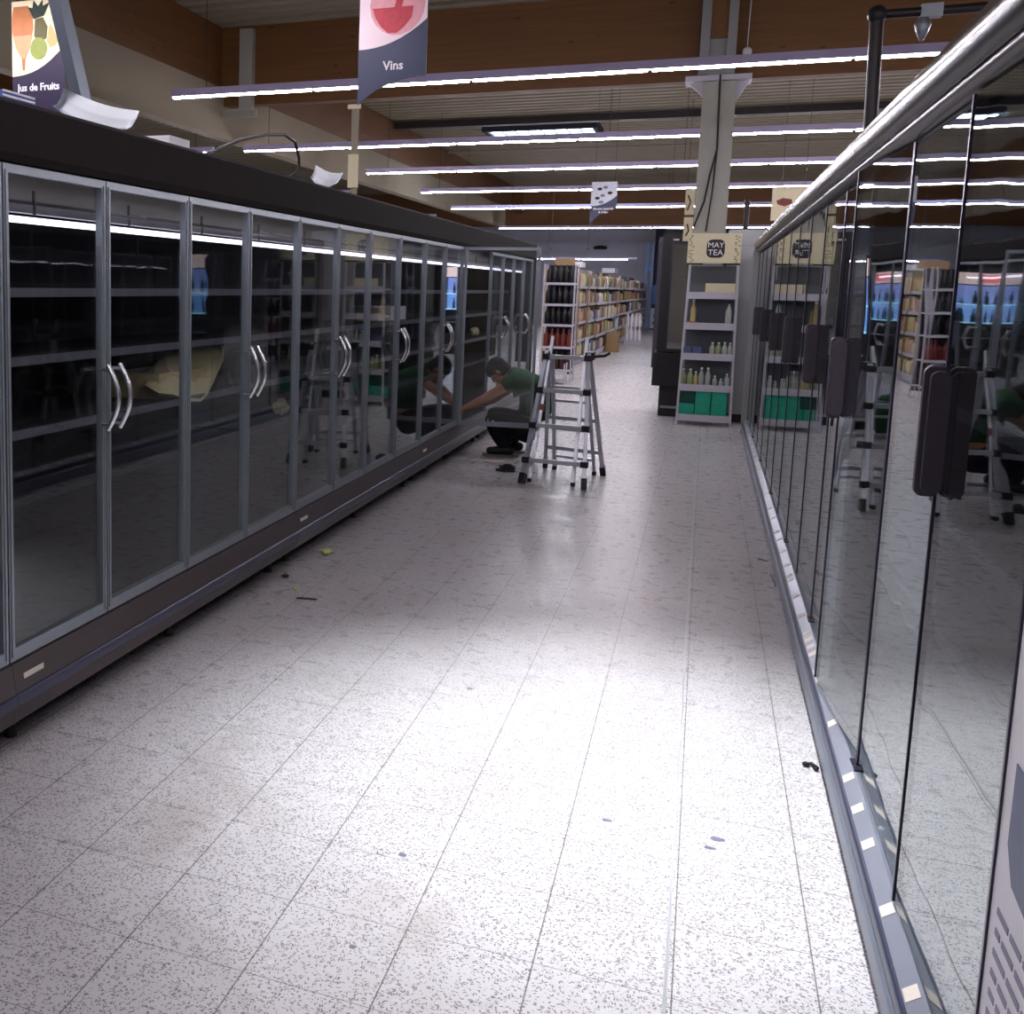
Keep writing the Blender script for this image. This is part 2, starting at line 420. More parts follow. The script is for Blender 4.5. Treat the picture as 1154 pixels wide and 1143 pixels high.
# column
col = thing('support_column', 'grey steel column with timber core behind the tea display stand', 'column', (-.02, 13.8, 0))
b = MB(); b.box(-.2, .16, 13.62, 13.98, 0, 3.98); b.build('column_shaft', 'steel', col)
b = MB(); b.box(-.27, -.16, 13.72, 14.04, 4.08, 4.98); b.box(.03, .13, 13.72, 14.04, 4.08, 4.98); b.box(-.27, .13, 13.80, 14.04, 4.02, 4.5)
b.build('fork_plate', 'steelp', col)
b = MB(); b.box(-.16, .03, 13.76, 14.04, 4.50, ZC-.02); b.build('timber_core', 'wood_y', col)
b = MB(); b.box(-.40, .32, 13.66, 14.04, 4.0, 4.06)
b.prism([(-.36, 4.0), (-.2, 3.84), (-.2, 4.0)], 'Y', 13.8, 13.84); b.prism([(.30, 4.0), (.16, 3.76), (.16, 4.0)], 'Y', 13.8, 13.84)
b.build('beam_seat', 'rackwhite', col)
b = MB()
b.tube([(-.02, 13.60, 4.05), (.0, 13.59, 3.2), (-.06, 13.59, 2.9), (-.1, 13.59, 2.6), (-.2, 13.58, 2.3)], .012, 6)
b.tube([(.0, 13.59, 3.2), (-.02, 13.58, 2.7), (-.06, 13.58, 2.25)], .010, 6)
b.build('cable', 'cable', col)
b = MB(); b.box(-.31, -.205, 13.62, 13.66, 2.45, 2.76); b.box(-.31, -.205, 13.62, 13.66, 2.14, 2.42)
o = b.build('sign_plate', 'cream', col)
b = MB(); b.tube([(-.28, 13.61, 2.5), (-.25, 13.61, 2.6), (-.28, 13.61, 2.68)], .008, 5); b.tube([(-.28, 13.61, 2.2), (-.25, 13.61, 2.26), (-.27, 13.61, 2.34)], .008, 5)
b.build('curl_mark', 'brown', o)
b = MB(); b.ell((.25, 13.95, 4.36), .055, .03, .055, 14, 8); b.tube([(.25, 13.97, 4.4), (.26, 13.99, ZC-.05)], .006, 5)
b.build('smoke_detector', 'white', origin=(.25, 13.95, 4.36), label='small round white detector on the timber beam right of the column', cat='detector')
# black pipe
pp = thing('overhead_pipe', 'black vertical pipe with elbow rising behind the right cabinets', 'pipe', (.9, 8, 2.1))
b = MB(); b.tube([(.93, 8, 2.105), (.90, 8, 3.33)], .042, 10); b.tube([(.90, 8, 3.34), (6, 8, 3.34)], .03, 10); b.ell((.90, 8, 3.34), .06, .06, .06)
b.build('pipe_run', 'pipe', pp)
b = MB(); b.box(1.14, 1.26, 7.96, 8.04, 3.30, 3.38); b.lathe([(.03, 0), (.05, -.04), (.03, -.10), (.012, -.14)], (1.16, 8, 3.3), 10)
b.build('pipe_fitting', 'alu_dark', pp)

# ------------------------------------------------------------------ ceiling lamps
LZ = 3.5
def lamp_row(y, xl, xr, label, z=LZ, ntube=None):
    t = thing('linear_lamp_row', label, 'ceiling light', (xl, y, z), 'rows of linear ceiling lights')
    b = MB(); b.box(xl, xr, y-.035, y+.035, z, z+.075); b.build('lamp_housing', 'lamp_body', t)
    x = xl+.02
    while x < xr-.3:
        x2 = min(x+1.56, xr-.02)
        b = MB(); b.prism([(y-.018, z-.001), (y-.015, z-.017), (y+.015, z-.017), (y+.018, z-.001)], 'X', x, x2); b.build('lamp_tube', 'lamp', t)
        x += 1.6
    x = xl+.4
    while x < xr:
        b = MB(); b.tube([(x, y, z+.07), (x, y, ZC)], .004, 4); b.build('suspension_wire', 'pipe', t); x += 4.8
    return t
rows = [(-1.4, -5.4, 7.2, 'unseen linear lamp row added behind the camera, farther one'), (2.5, -5.4, 7.2, 'unseen linear lamp row added just above the camera'),  # these two rows are out of view, added for lighting and reflections
        (6.28, -6.4, -2.2, 'linear lamp row cut by the top left corner of the view'),
        (10.2, -5.4, 7.2, 'nearest full linear lamp row, crossing the top of the view'),
        (14.55, -6.5, 7.2, 'second nearest linear lamp row, just behind the deep timber beam'),
        (17.95, -5.66, 7.2, 'third linear lamp row from the front, in front of the skylight'),
        (21.8, -5.67, 7.2, 'fourth linear lamp row from the front'),
        (26.5, -6.1, 7.2, 'fifth linear lamp row from the front'),
        (35.3, -6.5, 7.2, 'farthest linear lamp row over the back aisle')]
for y, a, c, lab in rows: lamp_row(y, a, c, lab)
for y, a, c, lab in ((10.2, -9.6, -7.0, 'short lamp row seen under the bulkhead above the fruit juice sign'),
                     (14.55, -12.5, -7.0, 'short lamp row beyond the bulkhead behind the white box'),
                     (21.8, -13, -7.2, 'lamp row beyond the bulkhead in the neighbouring bay'), (29.5, -12, -7.2, 'farthest lamp row beyond the bulkhead')):
    lamp_row(y, a, c, lab)
lamp_row(40., -5.9, -2.4, 'low lamp strip in front of the grey back wall', 2.64)

# spot luminaire over the aisle
sp = thing('spot_lamp', 'ceiling spot lamp above the near aisle floor', 'ceiling light', (-.15, 3.3, 4.7))
b = MB(); b.lathe([(.05, .0), (.12, .0), (.13, .2), (.05, .3), (.02, .3)], (-.15, 3.3, 4.72), 16); b.tube([(-.15, 3.3, 5.0), (-.15, 3.3, ZC)], .01, 6); b.build('lamp_body', 'black', sp)

# ------------------------------------------------------------------ left glass-door cabinets
XL = -2.0
def left_door(parent, y0, y1, hside, T=None):
    # door leaf between y0,y1; hside +1: handle near y1, -1: near y0
    g = .004
    b = MB(); b.T = T
    x0, x1 = XL-.026, XL
    w = .026
    b.box(x0, x1, y0+g, y1-g, .315, .357); b.box(x0, x1, y0+g, y1-g, 1.872, 1.898)
    b.box(x0, x1, y0+g, y0+g+w, .357, 1.872); b.box(x0, x1, y1-g-w, y1-g, .357, 1.872)
    b.box(x1, x1+.004, y0+g+.008, y0+g+.016, .33, 1.88); b.box(x1, x1+.004, y1-g-.016, y1-g-.008, .33, 1.88)
    d = b.build('door', 'alu_dark', parent)
    b = MB(); b.T = T; b.box(XL-.017, XL-.011, y0+g+w, y1-g-w, .357, 1.872); b.build('glass_pane', 'glassL', d)
    if hside:
        yh = y1-.042 if hside > 0 else y0+.042
        b = MB(); b.T = T
        pts = [(XL+.030+.045*math.sin(math.pi*t/8), yh, 1.012+.235*t/8) for t in range(9)]
        b.tube(pts, .0095, 8)
        for z in (1.028, 1.230): b.tube([(XL-.001, yh, z), (XL+.040, yh, z)], .008, 8)
        b.build('door_handle', 'chrome', d)
    return d

def left_unit(ys, label, label_tag=True, skip=(), openi=None):
    y0, y1 = ys[0], ys[-1]
    t = thing('glass_door_cabinet', label, 'display cabinet', (-2.45, (y0+y1)/2, 0), 'left row of dark glass door cabinets')
    XB = -2.92
    b = MB()   # carcass
    b.box(XB, XB+.05, y0+.002, y1-.002, .1, 2.06)
    b.box(XB, -2.06, y0+.002, y0+.014, .36, 1.86) if y0 < 1 else None
    b.box(XB+.05, -2.03, y0+.002, y1-.002, .22, .34)
    b.prism([(XB+.05, 1.93), (-2.03, 1.93), (-2.03, 2.06), (XB+.05, 2.06)], 'Y', y0+.002, y1-.002)
    b.build('carcass', 'inner', t)
    b = MB()   # fascia
    b.prism([(-2.03, 1.905), (-1.995, 1.905), (-1.985, 1.93), (-1.985, 2.078), (-2.0, 2.092), (XB, 2.092), (XB, 2.062), (-2.03, 2.062)], 'Y', y0, y1)
    b.build('fascia', 'fascia', t)
    b = MB()   # plinth
    b.prism([(-2.05, .31), (-1.992, .31), (-1.975, .215), (-2.05, .215)], 'Y', y0+.001, y1-.001)
    b.prism([(-2.05, .165), (-1.982, .165), (-1.985, .115), (-2.05, .115)], 'Y', y0+.001, y1-.001)
    b.build('plinth_panel', 'plinth', t)
    b = MB(); b.rbox(-2.05, -1.968, y0+.001, y1-.001, .167, .213, .012, axis='Y'); b.build('bumper', 'groove', t)
    b = MB()   # duct sheet above light
    b.box(-2.14, -2.10, y0+.002, y1-.002, 1.80, 1.925); b.box(-2.13, -2.095, y0+.002, y1-.002, 1.765, 1.793)
    b.build('air_duct', 'hcomb', t)
    b = MB()
    for i in range(len(ys)-1): b.box(-2.099, -2.093, (ys[i]+ys[i+1])/2-.006, (ys[i]+ys[i+1])/2+.006, 1.76, 1.84)
    b.box(-2.098, -2.095, y0, y1, 1.793, 1.803)
    b.build('duct_clip', 'black', t)
    b = MB(); b.box(-2.135, -2.10, y0+.01, y1-.01, 1.734, 1.753); b.build('strip_light', 'tube', t)
    for k, z in enumerate((1.505, 1.255, .985, .735)):
        dpt = .5-.0*k
        b = MB(); b.box(XB+.05, -2.302, y0+.004, y1-.004, z-.012, z+.006); sh = b.build('shelf', 'innershelf', t)
        b = MB(); b.prism([(-2.302, z+.012), (-2.290, z+.010), (-2.294, z-.022), (-2.302, z-.022)], 'Y', y0+.004, y1-.004); b.build('shelf_lip', 'shelfedge' if k < 3 else 'innershelf', sh)
    b = MB()
    for yy in (y0+.13, (y0+y1)/2, y1-.13):
        b2 = MB(); b2.tube([(-2.1, yy, .115), (-2.1, yy, .04)], .012, 8); lg = b2.build('leg', 'alu', t)
        b2 = MB(); b2.lathe([(.014, .045), (.018, .04), (.022, .012), (.024, 0)], (-2.1, yy, 0), 10); b2.build('rubber_foot', 'black', lg)
        b2 = MB(); b2.tube([(-2.8, yy, .115), (-2.8, yy, .0)], .014, 8); b2.build('leg', 'black', t)
    b.bm.free()
    for i in range(len(ys)-1):
        if i in skip: continue
        hs = 1 if i % 2 == 0 else -1
        T = None
        if openi is not None and i == openi[0]:
            hy = ys[i]
            T = Matrix.Translation((XL, hy, 0)) @ Matrix.Rotation(R(openi[1]), 4, 'Z') @ Matrix.Translation((-XL, -hy, 0))
        left_door(t, ys[i], ys[i+1], hs, T)
    if label_tag:
        b = MB(); b.box(-1.9845, -1.981, y0+.05, y0+.16, .250, .268); b.build('maker_plate', 'label', t)
    return t
left_unit([.06, .72, 1.38, 2.03, 2.68], 'dark glass door cabinet at the left edge of the view', False)
uB = left_unit([2.68, 3.28, 3.93, 4.56, 5.22], 'dark glass door cabinet holding the cream carton wrapped in paper')
uC = left_unit([5.22, 5.86, 6.49, 7.2, 7.93], 'dark glass door cabinet mirroring the stepladder, third along the left row', True)
uD = left_unit([7.93, 8.6, 9.28, 9.94, 10.6], 'dark glass door cabinet with one door swung open by the worker', True, skip=(3,), openi=(2, -84))
uE = left_unit([10.6, 11.28, 11.96, 12.64, 13.32], 'dark glass door cabinet at the far end of the left row', True)
b = MB(); b.prism([(-2.95, 0), (-1.985, 0), (-1.985, 2.09), (-2.95, 2.09)], 'Y', 13.325, 13.42)
b.build('end_panel', 'fascia', origin=(-2.5, 13.37, 0), label='dark end panel closing the far end of the left cabinet row', cat='panel')

# ------------------------------------------------------------------ right cabinets
XR = .50
def right_door(parent, y0, y1, handle, ang=0., hinge=None):
    T = None
    if ang:
        T = Matrix.Translation((XR, hinge, 0)) @ Matrix.Rotation(R(ang), 4, 'Z') @ Matrix.Translation((-XR, -hinge, 0))
    b = MB(); b.T = T
    b.box(XR, XR+.006, y0+.010, y1-.010, .175, 1.96); d = b.build('door', 'glassR', parent)
    b = MB(); b.T = T
    b.box(XR-.003, XR+.012, y0+.002, y0+.010, .172, 1.96); b.box(XR-.003, XR+.012, y1-.010, y1-.002, .172, 1.96)
    b.build('door_seal', 'seal', d)
    b = MB(); b.T = T
    if handle:
        # slab handle with three lengthwise grooves, at the free edge
        ya, yb = (y1-.062, y1-.004) if handle > 0 else (y0+.004, y0+.062)
        n = (yb-ya)/3
        for k, dx in enumerate((.034, .043, .038) if handle > 0 else (.038, .043, .034)):
            b.rbox(XR-.004-dx, XR+.0, ya+k*n+.0008, ya+(k+1)*n-.0008, 1.118+(.010 if k != 1 else 0), 1.398-(.010 if k != 1 else 0), .016, 5, axis='Y')
        b.build('door_handle', 'rhandle', d)
        b = MB(); b.T = T
    yh = y0+.022 if handle > 0 else y1-.022
    b.box(XR-.012, XR+.012, yh-.02, yh+.02, .166, .172); b.build('hinge_block', 'seal', d)
    return d
def right_unit(ys, label, ajar=None, h0=1):
    y0, y1 = ys[0], ys[-1]
    t = thing('mirror_glass_cabinet', label, 'display cabinet', (1.0, (y0+y1)/2, 0), 'right row of glass door cabinets')
    b = MB()
    b.box(1.35, 1.40, y0+.001, y1-.001, 0, 2.02); b.box(.56, 1.35, y0+.001, y1-.001, .05, .14); b.box(.56, 1.35, y0+.001, y1-.001, 1.86, 1.98)
    b.build('carcass', 'inner', t)
    for z in (.5, .85, 1.2, 1.52):
        b = MB(); b.box(.75, 1.35, y0+.01, y1-.01, z-.015, z); sh = b.build('shelf', 'innershelf', t)
        b = MB(); b.box(.74, .75, y0+.01, y1-.01, z-.035, z+.004); b.build('shelf_lip', 'shelfedge', sh)
    # curved canopy rail
    prof = [(.475, 2.000), (.458, 2.004), (.444, 2.018), (.437, 2.036), (.436, 2.056), (.441, 2.076), (.452, 2.093), (.468, 2.104), (.49, 2.108), (.56, 2.105), (.56, 2.0)]
    b = MB(); b.loft([[(x, y, z) for x, z in prof] for y in (y0+.001, y1-.001)], smooth=True)
    b.build('canopy_rail', 'rail', t)
    b = MB(); b.loft([[(x, y, z) for x, z in ((.56, 1.965), (.500, 1.965), (.486, 1.967), (.470, 1.972), (.462, 1.981), (.462, 1.990), (.470, 1.998), (.56, 1.998))] for y in (y0+.001, y1-.001)], smooth=True); b.build('canopy_bead', 'rail_lt', t)
    b = MB(); b.box(.56, 1.40, y0, y1, 2.03, 2.09); b.build('cabinet_roof', 'fascia', t)
    # foot
    b = MB(); b.box(.462, .56, y0, y1, 0, .05); b.rbox(.440, .52, y0, y1, .03, .098, .014, axis='Y'); b.build('kickplate', 'kick', t)
    b = MB(); b.rbox(.447, .56, y0, y1, .096, .140, .012, axis='Y'); b.build('bumper', 'kick_dk', t)
    b = MB(); b.prism([(.456, .138), (.492, .166), (.56, .166), (.56, .138)], 'Y', y0, y1); lr = b.build('price_rail', 'labelrail', t)
    rnd = random.Random(int(y0*100))
    yy = y0+.08; grp = 0
    nn = Vector((-.028, 0, .036)).normalized()*.0015
    while yy < y1-.08:
        b = MB(); w = .045
        b.loft([[Vector(p)+nn*s_ for p in ((.461, yy, .1419), (.486, yy, .1613), (.486, yy+w, .1613), (.461, yy+w, .1419))] for s_ in (0, 1)], smooth=False)
        b.build('price_label', 'label', lr)
        yy += rnd.choice((.09, .2, .31, .42))
    for i in range(len(ys)-1):
        hd = h0 if i % 2 == 0 else -h0
        a, hg = (ajar[i], ys[i]) if ajar and i in ajar else (0, None)
        right_door(t, ys[i], ys[i+1], hd, a, hg)
    return t
right_unit([-1.12, -.37, .38, 1.14, 1.9], 'right hand glass cabinet beside the camera, carrying the white notice')
right_unit([1.9, 2.62, 3.37, 4.12, 4.87], 'right hand mirror-like glass cabinet with the big near handle and a door ajar', ajar={0: 1.2, 2: 3.7})
right_unit([4.87, 5.64, 6.4, 7.16, 7.92], 'right hand glass cabinet in the middle of the row, mirroring the dark cooler')
right_unit([7.92, 8.68, 9.44, 10.2], 'right hand glass cabinet mirroring the tea stand')
right_unit([10.2, 10.96, 11.72, 12.5], 'right hand glass cabinet at the far end beside the tea stand', h0=-1)
b = MB(); b.prism([(.44, 0), (1.40, 0), (1.40, 2.10), (.44, 2.10)], 'Y', 12.505, 12.55)
b.build('end_panel', 'stainless', origin=(.9, 12.52, 0), label='steel end panel closing the far end of the right cabinet row', cat='panel')
# white notice stuck to the near right door
nt_ = thing('notice_board', 'white notice with blue picture and text on the nearest right glass door', 'notice', (.488, 1.6, .2))
b = MB(); b.box(.486, .4915, 1.30, 1.893, .2, 1.12); b.build('board', 'white', nt_)
b = MB(); b.box(.4842, .4858, 1.45, 1.84, .71, .84); b.prism([(1.45, .62), (1.80, .66), (1.84, .71), (1.45, .71)], 'X', .4842, .4858); b.build('picture', 'photo', nt_)
b = MB()
for k in range(9):
    z = .585-.034*k; yy = 1.87-.012*k % .03
    y = 1.855
    rr = random.Random(k)
    while y > 1.40:
        w = rr.uniform(.02, .07); b.box(.4845, .4858, y-w, y, z, z+.011); y -= w+.012
b.build('printed_lines', 'ink', nt_)
b = MB(); b.box(.482, .487, 1.893, 1.902, .17, 1.5); b.build('board_edge', 'seal', nt_)

# ------------------------------------------------------------------ things lying on the left cabinets
def sheet(f0, f1, g0, g1, dip, label):
    # bent metal strip between a front edge and a raised back edge
    t = MB(); n = 12; th = Vector((0, 0, .003))
    rows_ = []
    for q in (0, .33, .66, 1):
        row = []
        for i in range(n+1):
            a = Vector(f0).lerp(Vector(f1), i/n); c = Vector(g0).lerp(Vector(g1), i/n)
            p = a.lerp(c, q); p.z -= dip*math.sin(math.pi*i/n)*(1-q*.55)+.02*math.sin(math.pi*q)
            row.append(p)
        rows_.append(row)
    A = [[t.v(p) for p in r_] for r_ in rows_]; B = [[t.v(p+th) for p in r_] for r_ in rows_]
    for k in range(3):
        for i in range(n):
            t._f([A[k][i], A[k][i+1], A[k+1][i+1], A[k+1][i]], True); t._f([B[k][i], B[k+1][i], B[k+1][i+1], B[k][i+1]], True)
    for i in range(n):
        t._f([A[0][i], B[0][i], B[0][i+1], A[0][i+1]]); t._f([A[3][i], A[3][i+1], B[3][i+1], B[3][i]])
    for k in range(3):
        t._f([A[k][0], A[k+1][0], B[k+1][0], B[k][0]]); t._f([A[k][n], B[k][n], B[k+1][n], A[k+1][n]])
    return t.build('reflector_sheet', 'sheet', origin=f0, label=label, cat='metal sheet')
sheet((-2.14, 3.16, 2.145), (-2.14, 3.66, 2.136), (-2.36, 3.56, 2.285), (-2.36, 4.15, 2.29), .040, 'large curved shiny reflector sheet under the fruit juice sign')
sheet((-2.14, 5.73, 2.155), (-2.14, 6.14, 2.153), (-2.36, 6.41, 2.30), (-2.36, 6.96, 2.31), .045, 'smaller curved shiny reflector sheet beside the black cable loop')
b = MB(); b.prism([(-2.6, 2.0925), (-2.32, 2.0925), (-2.32, 2.215), (-2.6, 2.215)], 'Y', 4.36, 4.56); b.build('white_box', 'white', origin=(-2.4, 4.46, 2.0925), label='small white box on top of the left cabinets', cat='box')
b = MB(); b.box(-2.30, -2.20, 2.95, 3.14, 2.0925, 2.17)
g_ = b.build('louvre_grille', 'posterblue', origin=(-2.25, 3.2, 2.0925), label='pale blue louvre grille on the left cabinets below the fruit juice sign', cat='grille')
b = MB()
for k in range(4): b.box(-2.1985, -2.195, 2.955, 3.135, 2.120+k*.015, 2.127+k*.015)
b.build('louvre_slat', 'white', g_)
b = MB(); b.tube([(-2.25, 4.4, 2.105), (-2.25, 4.62, 2.16), (-2.25, 4.98, 2.27), (-2.25, 5.33, 2.345), (-2.25, 5.6, 2.38), (-2.25, 5.76, 2.36), (-2.25, 5.83, 2.28), (-2.25, 5.83, 2.2), (-2.27, 5.70, 2.15), (-2.30, 5.50, 2.105)], .009, 7)
b.build('cable_loop', 'cable', origin=(-2.25, 4.4, 2.10), label='black cable arching over the left cabinet top', cat='cable')
b = MB(); b.bar((-2.46, 3.92, 2.10), (-2.46, 3.53, 2.95), .05, .05); b.bar((-2.45, 3.95, 2.10), (-2.45, 3.56, 2.95), .010, .066)
b.build('leaning_post', 'kick', origin=(-2.35, 3.7, 2.10), label='blue-grey metal post leaning over the left cabinets beside the fruit juice sign', cat='post')
t = thing('paper_post', 'narrow pale upright on the left cabinets hung with paper strips', 'post', (-2.75, 8.45, 2.0925))
b = MB(); b.box(-2.80, -2.745, 8.44, 8.47, 2.0925, 3.02); b.build('upright', 'wallw', t)
b = MB(); b.box(-2.815, -2.73, 8.42, 8.438, 2.35, 2.62); b.box(-2.83, -2.72, 8.42, 8.438, 2.985, 3.02); b.build('paper_strip', 'cream', t)
b = MB(); b.ell((-2.66, 8.2, 2.13), .09, .09, .04, 12, 6); b.build('yellow_cap', 'yellow', origin=(-2.66, 8.2, 2.0925), label='small yellow cap on the left cabinet top by the paper post', cat='cap')

# things inside the left cabinets
t = thing('open_carton', 'cream carton wrapped in torn paper on a cabinet shelf', 'carton', (-2.5, 4.8, .994))
b = MB()
for q in ((-2.62, -2.36, 4.34, 4.345, .994, 1.115), (-2.62, -2.36, 4.825, 4.83, .994, 1.115), (-2.62, -2.615, 4.345, 4.825, .994, 1.115), (-2.365, -2.36, 4.345, 4.825, .994, 1.115), (-2.62, -2.36, 4.34, 4.83, .992, .996)): b.box(*q)
b.build('tray', 'carton_cream', t)
b = MB(); b.box(-2.55, -2.40, 4.42, 4.76, 1.0, 1.10); b.build('tray_liner', 'white', t)
b = MB()
TP = [(-2.50, 4.424, 1.066), (-2.49, 4.54, 1.145), (-2.48, 4.62, 1.194), (-2.46, 4.74, 1.193), (-2.46, 4.865, 1.21), (-2.42, 5.047, 1.235), (-2.40, 5.10, 1.225), (-2.40, 5.195, 1.259)]
BT = [(-2.285, 4.083, 1.085), (-2.284, 4.20, 1.04), (-2.285, 4.338, 1.021), (-2.283, 4.50, .975), (-2.285, 4.63, .959), (-2.284, 4.70, .985), (-2.284, 4.771, 1.041), (-2.285, 4.895, 1.155)]
rr_ = []
for q in (0, .3, .6, 1):
    rr_.append([b.v(Vector(p).lerp(Vector(c), q)+Vector((.012*math.sin(i*2.1+q*5), 0, .012*math.cos(i*1.7+q*4)))*(1 if 0 < q < 1 else 0)) for i, (p, c) in enumerate(zip(TP, BT))])
for k in range(3):
    for i in range(7): b._f([rr_[k][i], rr_[k][i+1], rr_[k+1][i+1], rr_[k+1][i]])
o = b.build('paper_wrap', 'paper', t); md = o.modifiers.new('s', 'SOLIDIFY'); md.thickness = .003
b = MB(); b.box(-2.60, -2.42, 8.10, 8.44, 1.262, 1.37); o = b.build('small_carton', 'carton_cream', origin=(-2.5, 8.2, 1.262), label='small carton with a white side on the shelf left of the open door', cat='carton')
b = MB(); b.box(-2.61, -2.41, 8.44, 8.9, 1.262, 1.375); b.box(-2.6, -2.42, 8.0, 8.42, 1.372, 1.382); b.build('white_flap', 'white', o)
def crumple(name, c, r, m, label, seed, sq=(1, 1, 1), cat='litter'):
    rr = random.Random(seed); b = MB(); n, mm = 9, 6; rings = []
    for j in range(1, mm):
        t_ = math.pi*j/mm
        rings.append([Vector(c)+Vector((sq[0]*math.sin(t_)*math.cos(2*math.pi*k/n), sq[1]*math.sin(t_)*math.sin(2*math.pi*k/n), -sq[2]*math.cos(t_)))*r*rr.uniform(.6, 1.15) for k in range(n)])
    b.loft(rings, smooth=False)
    zz = min(v.co.z for v in b.bm.verts); dz = (c[2]-r*sq[2]*.8)-zz
    return b.build(name, m, origin=c, label=label, cat=cat)
crumple('crumpled_paper', (-2.42, 11.95, 1.045), .09, 'paper', 'crumpled cream paper on the shelf behind the open door', 2, (.7, 1.6, .55), 'paper')
crumple('crumpled_paper', (-2.40, 5.98, .79), .07, 'paper', 'crumpled cream paper on the low shelf behind the mirrored stepladder', 5, (.7, 1.3, .75), 'paper')

# ------------------------------------------------------------------ ladder
ld = thing('step_ladder', 'aluminium folding stepladder standing in the aisle behind the crouching worker', 'ladder', (-1.0, 8.7, 0))
def L3(p, q, t): return Vector(p).lerp(Vector(q), t)
FL0, FL1, FR0, FR1 = (-1.262, 8.355, .03), (-1.165, 8.74, 1.03), (-.785, 8.325, .03), (-.838, 8.70, 1.03)
RL0, RL1, RR0, RR1 = (-1.20, 9.21, .03), (-1.165, 8.86, 1.0), (-.707, 9.046, .03), (-.838, 8.80, 1.0)
for nm, p, q, w in (('rail', FL0, FL1, .03), ('rail', FR0, FR1, .03), ('rail', RL0, RL1, .03), ('rail', RR0, RR1, .03)):
    b = MB(); b.bar(p, q, w, .055); b.build('rail', 'ladder', ld)
for p, q in (((-1.222, 8.475, .015), (-1.135, 8.78, 1.16)), ((-.880, 8.445, .015), (-.862, 8.745, 1.16)), ((-1.115, 9.16, .03), (-1.135, 8.83, .98)), ((-.775, 9.04, .03), (-.868, 8.80, .98))):
    b = MB(); b.bar(p, q, .024, .045); b.build('inner_rail', 'ladder', ld)
for z, t_ in ((.19, .16), (.46, .43), (.735, .705), (1.0, .97)):
    p, q = L3(FL0, FL1, t_), L3(FR0, FR1, t_)
    d = (q-p).normalized()
    b = MB(); b.bar(p-Vector((0, .025, 0)), q-Vector((0, .025, 0)), .04, .032); r_ = b.build('rung', 'ladder', ld)
    for e, s_ in ((p, -1), (q, 1)):
        e = e-Vector((0, .025, 0))
        b = MB(); b.bar(e-d*.028, e+d*.028, .052, .046); b.build('rung_cap', 'black', r_)
for t_ in (.17, .45, .72):
    p, q = L3(RL0, RL1, t_), L3(RR0, RR1, t_)
    b = MB(); b.bar(p, q, .022, .03); b.build('rung', 'ladder', ld)
for t_ in (.10, .36, .62):
    p, q = L3((-1.115, 9.16, .03), (-1.135, 8.83, .98), t_), L3((-.775, 9.04, .03), (-.868, 8.80, .98), t_)
    b = MB(); b.bar(p, q, .018, .02); b.build('rung', 'ladder', ld)
for p, q in ((FL0, FL1), (FR0, FR1), (RL0, RL1), (RR0, RR1)):
    a = Vector(p); b = MB(); b.bar(L3(p, q, -.028), L3(p, q, .05), .042, .068); b.build('rubber_foot', 'black', ld)
for p in ((-1.222, 8.475, 0), (-.880, 8.445, 0), (-1.115, 9.16, 0), (-.775, 9.04, 0)):
    b = MB(); b.box(p[0]-.016, p[0]+.016, p[1]-.026, p[1]+.026, .0, .03); b.build('rubber_foot', 'black', ld)
b = MB(); b.box(-1.205, -1.145, 8.72, 8.88, .985, 1.045); b.box(-.865, -.800, 8.68, 8.83, .985, 1.045); b.tube([(-.80, 8.74, 1.01), (-.72, 8.76, 1.02), (-.69, 8.80, 1.04)], .012, 7); b.build('hinge', 'black', ld)
b = MB(); b.box(-1.20, -1.155, 8.60, 8.63, .56, .62); b.build('red_lock', 'red', ld)

# ------------------------------------------------------------------ worker
def skin_mesh(nodes, edges, sub=2):
    me = bpy.data.meshes.new('sk'); me.from_pydata([Vector(n[0]) for n in nodes], edges, [])
    o = bpy.data.objects.new('sk', me); COL.objects.link(o)
    md = o.modifiers.new('k', 'SKIN'); md.use_smooth_shade = True
    for i, n in enumerate(nodes):
        r = n[1]; me.skin_vertices[0].data[i].radius = (r, r) if not isinstance(r, tuple) else r
        me.skin_vertices[0].data[i].use_root = (i == 0)
    sb = o.modifiers.new('u', 'SUBSURF'); sb.levels = sub; sb.render_levels = sub
    bpy.context.view_layer.update()
    dg = bpy.context.evaluated_depsgraph_get()
    out = bpy.data.meshes.new_from_object(o.evaluated_get(dg))
    bpy.data.objects.remove(o); bpy.data.meshes.remove(me)
    return out
def add_mesh(mb, me, T=None):
    V = [mb.v(T @ v.co if T else v.co) for v in me.vertices]
    for f in me.polygons: mb._f([V[i] for i in f.vertices], True)
    bpy.data.meshes.remove(me)

wk = thing('person', 'crouching worker in green T-shirt and dark trousers reaching into the cabinet base', 'person', (-1.6, 9.75, 0))
pelvis = (-1.44, 9.82, .28); sp1 = (-1.38, 9.82, .46); sp2 = (-1.41, 9.80, .64); chest = (-1.51, 9.78, .765); neck = (-1.64, 9.75, .775); head = (-1.715, 9.73, .785)
shL = (-1.57, 9.60, .70); elL = (-1.80, 9.555, .55); wrL = (-2.005, 9.55, .435); haL = (-2.045, 9.55, .415)
shR = (-1.56, 9.95, .69); elR = (-1.80, 9.95, .49); wrR = (-1.985, 9.86, .425); haR = (-2.03, 9.84, .41)
hipL = (-1.45, 9.71, .25); knL = (-1.81, 9.655, .36); anL = (-1.60, 9.66, .085); toL = (-1.77, 9.63, .035)
hipR = (-1.45, 9.93, .25); knR = (-1.83, 9.95, .38); anR = (-1.56, 9.95, .085); toR = (-1.73, 9.97, .035)
